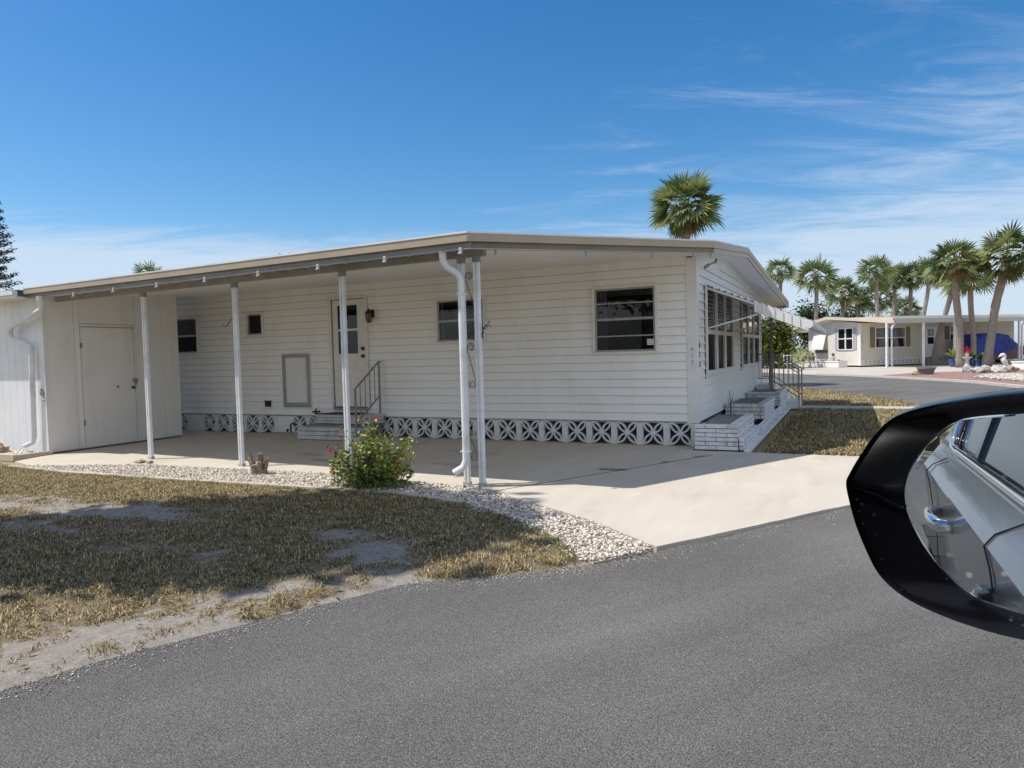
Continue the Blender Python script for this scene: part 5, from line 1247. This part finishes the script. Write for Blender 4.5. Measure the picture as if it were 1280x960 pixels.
for i, (dx, dy, r, m) in enumerate(((-.95,-5.2,.34,'grey_rock'),(-.25,-4.8,.34,'white_rock'),(-.5,-6.2,.32,'grey_rock'),(.7,-5.4,.33,'rock'),(.15,-6.0,.36,'white_rock'),(.45,-4.6,.28,'grey_rock'),(-.85,-6.6,.30,'white_rock'))):
    rock((8.3+dx,35.2+dy,0), r*.72, lbs[i], m, 80+i, (1.2,.9,.75), GR)
WB = [(6.55,23.4),(7.0,21.6),(7.7,19.6),(9.4,19),(10.5,22),(9.4,26),(7.7,26.2)]
sheet('white_stone_bed', WB, .012, M['white_rock'])
stones('white_stone_bed_stones', [(x, y, z+.03) for x, y, z in scatter(WB, 3500)], M['stone'], .02, .055, [(.55,.50,.44),(.42,.37,.31),(.62,.58,.52),(.30,.26,.21)])
# covered car in the far carport
t = thing('covered_car', 'dark red car under a blue tarp parked in the far carport', 'car', fw_(9.4,-1.6,0), FA, local=True)
def loft(secs): 
    mb = MB(); mb.grid(secs); mb.poly(*secs[0]); mb.poly(*reversed(secs[-1])); return mb
def carsec(x, w_, z0, z1, r=.12): return [(x,-w_,z0),(x,-w_,z1-r),(x,-w_+r*.6,z1-r*.2),(x,-w_*.4,z1),(x,w_*.4,z1),(x,w_-r*.6,z1-r*.2),(x,w_,z1-r),(x,w_,z0)]
loft([carsec(-2.3,.75,.42,.95),carsec(-2.2,.85,.30,1.08),carsec(-.5,.88,.26,1.12),carsec(1.0,.88,.26,1.14),carsec(2.1,.84,.28,1.02),carsec(2.45,.74,.38,.85)]).build('body', M['dark_red'], t)
loft([carsec(.9,.80,1.08,1.18,.05),carsec(1.3,.82,.98,1.22,.1),carsec(2.05,.78,.9,1.14,.1),carsec(2.3,.7,.85,1.0,.05)]).build('hood', M['gloss_black'], t)
loft([carsec(-2.42,.80,.55,1.2,.2),carsec(-2.25,.90,.50,1.80,.25),carsec(-1.6,.92,.55,2.02,.25),carsec(-.2,.92,.6,2.06,.25),carsec(.55,.90,.8,1.95,.25),carsec(1.15,.87,1.0,1.45,.15),carsec(1.5,.84,1.05,1.2,.06)]).build('tarp_cover', M['blue_tarp'], t)
for x in (-1.5, 1.75):
    for y, s_ in ((-.86,-1),(.86,1)):
        w0 = MB().lathe([(.19,-.11),(.33,-.11),(.36,-.07),(.36,.07),(.33,.11),(.19,.11)], (x,y,.36), 18, 'y').build('wheel', M['rubber'], t); MB().lathe([(0,-.115),(.18,-.112),(.2,-.08),(.2,.08),(0,.1)], (x,y,.36), 14, 'y').build('rim', M['alloy'], w0)
for y in (-.6,.6): MB().lump((2.4,y,.78), .10, 0, 2, 1, (.5,1,.8)).build('headlight', M['chrome'], t)

# ------------------------------------------------------------------ the silver car the picture is taken from
CA = math.atan2(.854, .52); cl_ = V((2.01202, -10.53314, 0))
car = thing('silver_car', 'silver car at the road edge with glossy black door mirror and chrome handles', 'car', cl_, CA, local=True)
CY = -.93
def sec(x, inset, top, wmul=1.0):
    prof = [(-.10,.30),(.0,.34),(.045,.50),(.055,.70),(.06,.88),(.082,1.055),(.092,1.10),(.075,1.122),(.03,1.145),(.0,1.158),(-.10,1.168)]
    h = []
    for y, z in prof:
        yy = y-inset; h.append((x, yy, .30+(z-.30)*(top-.30)/(1.168-.30)))
    mir = [(x, 2*CY-p[1], p[2]) for p in reversed(h)]
    return h + [(x, CY, h[-1][2]+.03)] + mir
ST = [(-2.98,.38,1.02),(-2.92,.22,1.12),(-2.80,.10,1.165),(-2.5,.035,1.170),(-2.0,.008,1.168),(-1.2,0,1.168),(-.4,0,1.168),(.5,0,1.168),(1.0,.005,1.150),(1.5,.03,1.11),(1.95,.10,1.02),(2.15,.24,.90),(2.22,.40,.78)]
secs = [sec(*s_) for s_ in ST]
bo = loft(secs).build('body', M['paint'], car); smooth_angle(bo, 28)
bm_ = bo.modifiers.new('sub', 'SUBSURF') if False else None
# cabin: roof panel, pillars, glass
mb = MB(); yl, yt = -.005, -.19
roof = [(x, [(x,yt-i,z-.03),(x,yt-.05-i,z),(x,CY+.2,z+.045),(x,CY,z+.05),(x,CY-.2,z+.045),(x,2*CY-yt+.05+i,z),(x,2*CY-yt+i,z-.03)]) for x, i, z in ((-2.62,.08,1.60),(-2.3,.03,1.68),(-1.5,.0,1.72),(-.4,.0,1.725),(.2,.02,1.69),(.42,.06,1.65))]
mb.grid([r[1] for r in roof]); ro = mb.build('car_roof', M['paint'], car, smooth=True)
mb = MB()
for sgn in (1, -1):
    Y = lambda y: y if sgn == 1 else 2*CY-y
    mb.tube([(1.10,Y(-.04),1.15),(.75,Y(-.10),1.42),(.40,Y(-.20),1.655)], .035, 8)
    mb.tube([(-.42,Y(-.02),1.16),(-.50,Y(-.19),1.69)], .045, 6, .5, 1.6)
    mb.tube([(-1.38,Y(-.02),1.16),(-1.48,Y(-.19),1.69)], .04, 6, .5, 1.3)
mb.build('pillar', M['gloss_black'], car)
mb = MB()
for sgn in (1, -1):
    Y = lambda y: y if sgn == 1 else 2*CY-y
    mb.poly((-1.86,Y(-.006),1.162),(-2.86,Y(-.10),1.17),(-2.62,Y(-.27),1.58),(-2.28,Y(-.205),1.66),(-2.12,Y(-.185),1.655))
mb.build('rear_quarter', M['paint'], car)
for sgn in (1, -1):
    Y = lambda y: y if sgn == 1 else 2*CY-y
    if sgn == -1: MB().poly((.95,Y(-.012),1.16),(-.44,Y(-.012),1.16),(-.50,Y(-.185),1.68),(.42,Y(-.19),1.65)).build('side_window', M['car_glass'], car)
    MB().poly((-.44,Y(-.012),1.16),(-1.36,Y(-.012),1.16),(-1.46,Y(-.185),1.68),(-.50,Y(-.185),1.68)).build('side_window', M['car_glass'], car)
    MB().poly((-1.40,Y(-.012),1.16),(-1.86,Y(-.012),1.16),(-2.13,Y(-.18),1.655),(-1.50,Y(-.183),1.68)).build('side_window', M['car_glass'], car)
MB().poly((1.10,-.06,1.16),(1.10,2*CY+.06,1.16),(.40,2*CY+.22,1.66),(.40,-.22,1.66)).build('windshield', M['car_glass'], car)
MB().poly((-2.9,-.16,1.16),(-2.62,-.30,1.60),(-2.62,2*CY+.30,1.60),(-2.9,2*CY+.16,1.16)).build('rear_window', M['car_glass'], car)
MB().poly((-2.8,-.12,1.176),(1.05,-.07,1.172),(1.05,2*CY+.07,1.172),(-2.8,2*CY+.12,1.176)).build('cabin_floor', M['dark'], car)
for i, (x, y) in enumerate(((-.15,-.50),(-.15,-1.36))): MB().lump((x,y,1.35), .26, .1, 2, i, (.45,.9,1.0)).build('seat', M['rubber'], car)
# chrome window line
mb = MB(); mb.tube([(.98,.004,1.166),(-.4,.004,1.168),(-1.70,.004,1.168),(-1.84,.0,1.172),(-1.90,-.012,1.20),(-2.14,-.165,1.61),(-2.12,-.19,1.665),(-2.0,-.195,1.70),(-.5,-.20,1.72),(.15,-.21,1.70),(.45,-.21,1.645)], .013, 8, 1, 1.0); ct = mb.build('window_trim', M['chrome'], car, smooth=True)
MB().tube([(.98,-.002,1.148),(-.4,-.002,1.150),(-1.78,-.002,1.150)], .009, 6).build('belt_seal', M['rubber'], car)
for x in (-.47, -1.62, .98):
    pr = [(.004,.36),(.049,.50),(.059,.70),(.064,.88),(.086,1.055),(.0955,1.10),(.078,1.123),(.033,1.147)]
    MB().tube([(x+(-.10*(z-.6) if x < -1.5 else 0),y-.0012,z) for y, z in pr], .0018, 5).build('door_seam', M['dark'], car)
for x in (-.36, -1.27):
    h = MB(); z = 1.005
    h.tube([(x-.125,.062,z),(x-.115,.105,z+.002),(x-.05,.118,z+.004),(x+.05,.118,z+.004),(x+.115,.105,z+.002),(x+.125,.062,z)], [.016,.018,.019,.019,.018,.016], 10, .75, 1.1)
    ho = h.build('door_handle', M['chrome'], car, smooth=True); MB().lump((x,.066,z-.002), .085, 0, 2, 1, (1.15,.10,.42)).build('handle_cup', M['gloss_black'], ho)
for x in (1.32, -1.95):
    for y in (.0, 2*CY):
        w0 = MB().lathe([(.26,-.12),(.36,-.12),(.385,-.07),(.385,.07),(.36,.12),(.26,.12)], (x,y-.055 if y == 0 else y+.055,.385), 28, 'y').build('wheel', M['rubber'], car)
        yy = y-.055 if y == 0 else y+.055; sg = 1 if y == 0 else -1
        mb = MB().lathe([(0,.09*sg),(.06,.10*sg),(.07,.08*sg),(.24,.06*sg),(.27,.11*sg),(.27,-.1*sg)], (x,yy,.385), 28, 'y'); mb.build('rim', M['alloy'], w0)
for x in (1.32, -1.95):
    mb = MB()
    for k in range(12):
        a0, a1 = PI*k/12, PI*(k+1)/12; mb.bar((x+.43*math.cos(a0),.035,.40+.43*math.sin(a0)), (x+.43*math.cos(a1),.035,.40+.43*math.sin(a1)), .09, .06)
    mb.build('wheel_arch', M['rubber'], car)
for y in (-.28, 2*CY+.28): MB().lump((2.14,y,.86), .16, 0, 2, 1, (.55,1,.5)).build('headlight', M['chrome'], car); MB().lump((-2.93,y,1.0), .14, 0, 2, 1, (.35,.8,1)).build('tail_lamp', M['red'], car)
# door mirror
RIM = [(0.5228,0.1985,1.4078),(0.519,0.2154,1.4053),(0.515,0.2331,1.4017),(0.5108,0.2519,1.3973),(0.5072,0.2678,1.3916),(0.5049,0.2781,1.3848),(0.5027,0.2876,1.3731),(0.5006,0.297,1.3575),(0.499,0.3043,1.3435),(0.4985,0.3066,1.3365),(0.4988,0.3049,1.3251),(0.4999,0.3,1.3056),(0.5017,0.2924,1.2857),(0.5035,0.2844,1.2704),(0.5062,0.2723,1.2593),(0.5096,0.2571,1.2523),(0.514,0.2378,1.2473),(0.5186,0.2173,1.2444),(0.523,0.198,1.2437),(0.5275,0.1778,1.2441),(0.5318,0.1589,1.2525),(0.5343,0.1476,1.2709),(0.5355,0.1422,1.2988),(0.5359,0.1404,1.3374),(0.5354,0.1428,1.3752),(0.5336,0.151,1.3995),(0.5299,0.1673,1.4088),(0.5265,0.1825,1.4096)]
GLS = [(0.5466,0.2075,1.3912),(0.5419,0.2248,1.3894),(0.5384,0.2374,1.3872),(0.5361,0.2453,1.384),(0.5341,0.2524,1.378),(0.5318,0.2601,1.3694),(0.5295,0.2674,1.3577),(0.5277,0.2729,1.3466),(0.5266,0.2759,1.3355),(0.5263,0.2763,1.3259),(0.5265,0.2747,1.3153),(0.5274,0.2705,1.304),(0.5286,0.2649,1.293),(0.5303,0.2579,1.2824),(0.5324,0.2495,1.2729),(0.5345,0.2409,1.2654),(0.5369,0.2316,1.2599),(0.5403,0.219,1.2566),(0.5438,0.206,1.2546),(0.5483,0.1893,1.2537),(0.5519,0.1767,1.2605),(0.5548,0.1677,1.2756),(0.5565,0.1635,1.2996),(0.5575,0.1624,1.3304),(0.5577,0.1643,1.3608),(0.5567,0.1698,1.3808),(0.5538,0.181,1.3906),(0.55,0.195,1.3921)]
def smooth_loop(pts, n):
    out = []; m = len(pts)
    for i in range(n):
        t = i*m/n; k = int(t); f = t-k; p = [V(pts[(k+j) % m]) for j in (-1, 0, 1, 2)]
        out.append(.5*((2*p[1]) + (p[2]-p[0])*f + (2*p[0]-5*p[1]+4*p[2]-p[3])*f*f + (3*p[1]-p[0]-3*p[2]+p[3])*f**3))
    return out
rim = smooth_loop(RIM, 84); gls = smooth_loop(GLS, 84)
cr = sum(rim, V())/84; cg = sum(gls, V())/84; nr = V((-.975,-.22,0)).normalized()
def ring(loop, c, k, off, kz=None): return [c + V(((p-c).x*k, (p-c).y*k, (p-c).z*(kz or k))) - nr*off for p in loop]
rings = [ring(rim, cr, .985, -.001), ring(rim, cr, 1.0, .004), ring(rim, cr, 1.012, .02), ring(rim, cr, 1.01, .045), ring(rim, cr, .96, .075), ring(rim, cr, .84, .10), ring(rim, cr, .60, .118), ring(rim, cr, .25, .125)]
mb = MB(); mb.grid([r+[r[0]] for r in rings]); mb.poly(*rings[-1])
hs = mb.build('side_mirror', M['dusty_black'], car); smooth_angle(hs, 50)
mb = MB(); b1 = ring(rim, cr, .985, -.001); b2 = ring(rim, cr, .955, .006); b3 = [p.lerp(q, .45) for p, q in zip(b2, gls)]; b4 = [g + nr*.003 for g in ring(gls, cg, 1.01, 0)]; b5 = [g - nr*.004 for g in ring(gls, cg, .985, 0)]
mb.grid([r+[r[0]] for r in (b1, b2, b3, b4, b5)]); bz = mb.build('mirror_bezel', M['dusty_black'], hs); smooth_angle(bz, 35)
MB().poly(*gls).build('mirror_glass', M['mirror'], hs, recalc=False)
mb = MB(); mb.tube([b2[28]+nr*.002, b3[28]+nr*.003, b4[29]+nr*.002], .0009, 5); mb.build('bezel_seam', M['gloss_black'], hs)
mb = MB(); mb.tube([(.60,.17,1.27),(.62,.10,1.235),(.64,.03,1.20),(.66,-.02,1.165)], [.035,.03,.032,.045], 10); mb.build('mirror_arm', M['gloss_black'], hs, smooth=True)

# ------------------------------------------------------------------ across the street behind the car: seen only in glass and mirror
nh = thing('neighbour_home', 'cream mobile home across the street, behind the silver car', 'house', (8,-26,0), R(-25), local=True)
MB().box(-6,6,-3.5,3.5,.0,2.7).build('wall', M['far_gable'], nh); MB().prism([(-6.4,-3.9,2.7),(-6.4,3.9,2.7),(-6.4,0,3.5)], (12.8,0,0)).build('roof', M['roof'], nh)
for x in (-4,-1,3):
    w0 = MB().box(x-.6,x+.6,3.5,3.56,1.0,2.2).build('window', M['white'], nh); MB().box(x-.52,x+.52,3.56,3.57,1.08,2.12).build('pane', M['car_glass'], w0)
MB().box(.6,1.5,3.5,3.56,.3,2.4).build('door', M['olive'], nh)
GT = 'trees across the street behind the car'
for i, (x, y, c) in enumerate(((-7,-27,4.6),(-14,-35,5.5),(16,-24,5.2))):
    tree((x,y,0), 7, (2.3,2.3,1.6), c, ['leafy tree down the street behind the car, nearer one','leafy tree furthest down the street behind the car','leafy tree beside the cream home across the street'][i], 2200, 100+i, GT, leaf=.34, clumps=20)
fan_palm((2.5,-28,0), 6, 1.8, 'fan palm beside the cream home across the street', leaves=30, segs=11, seed=140)
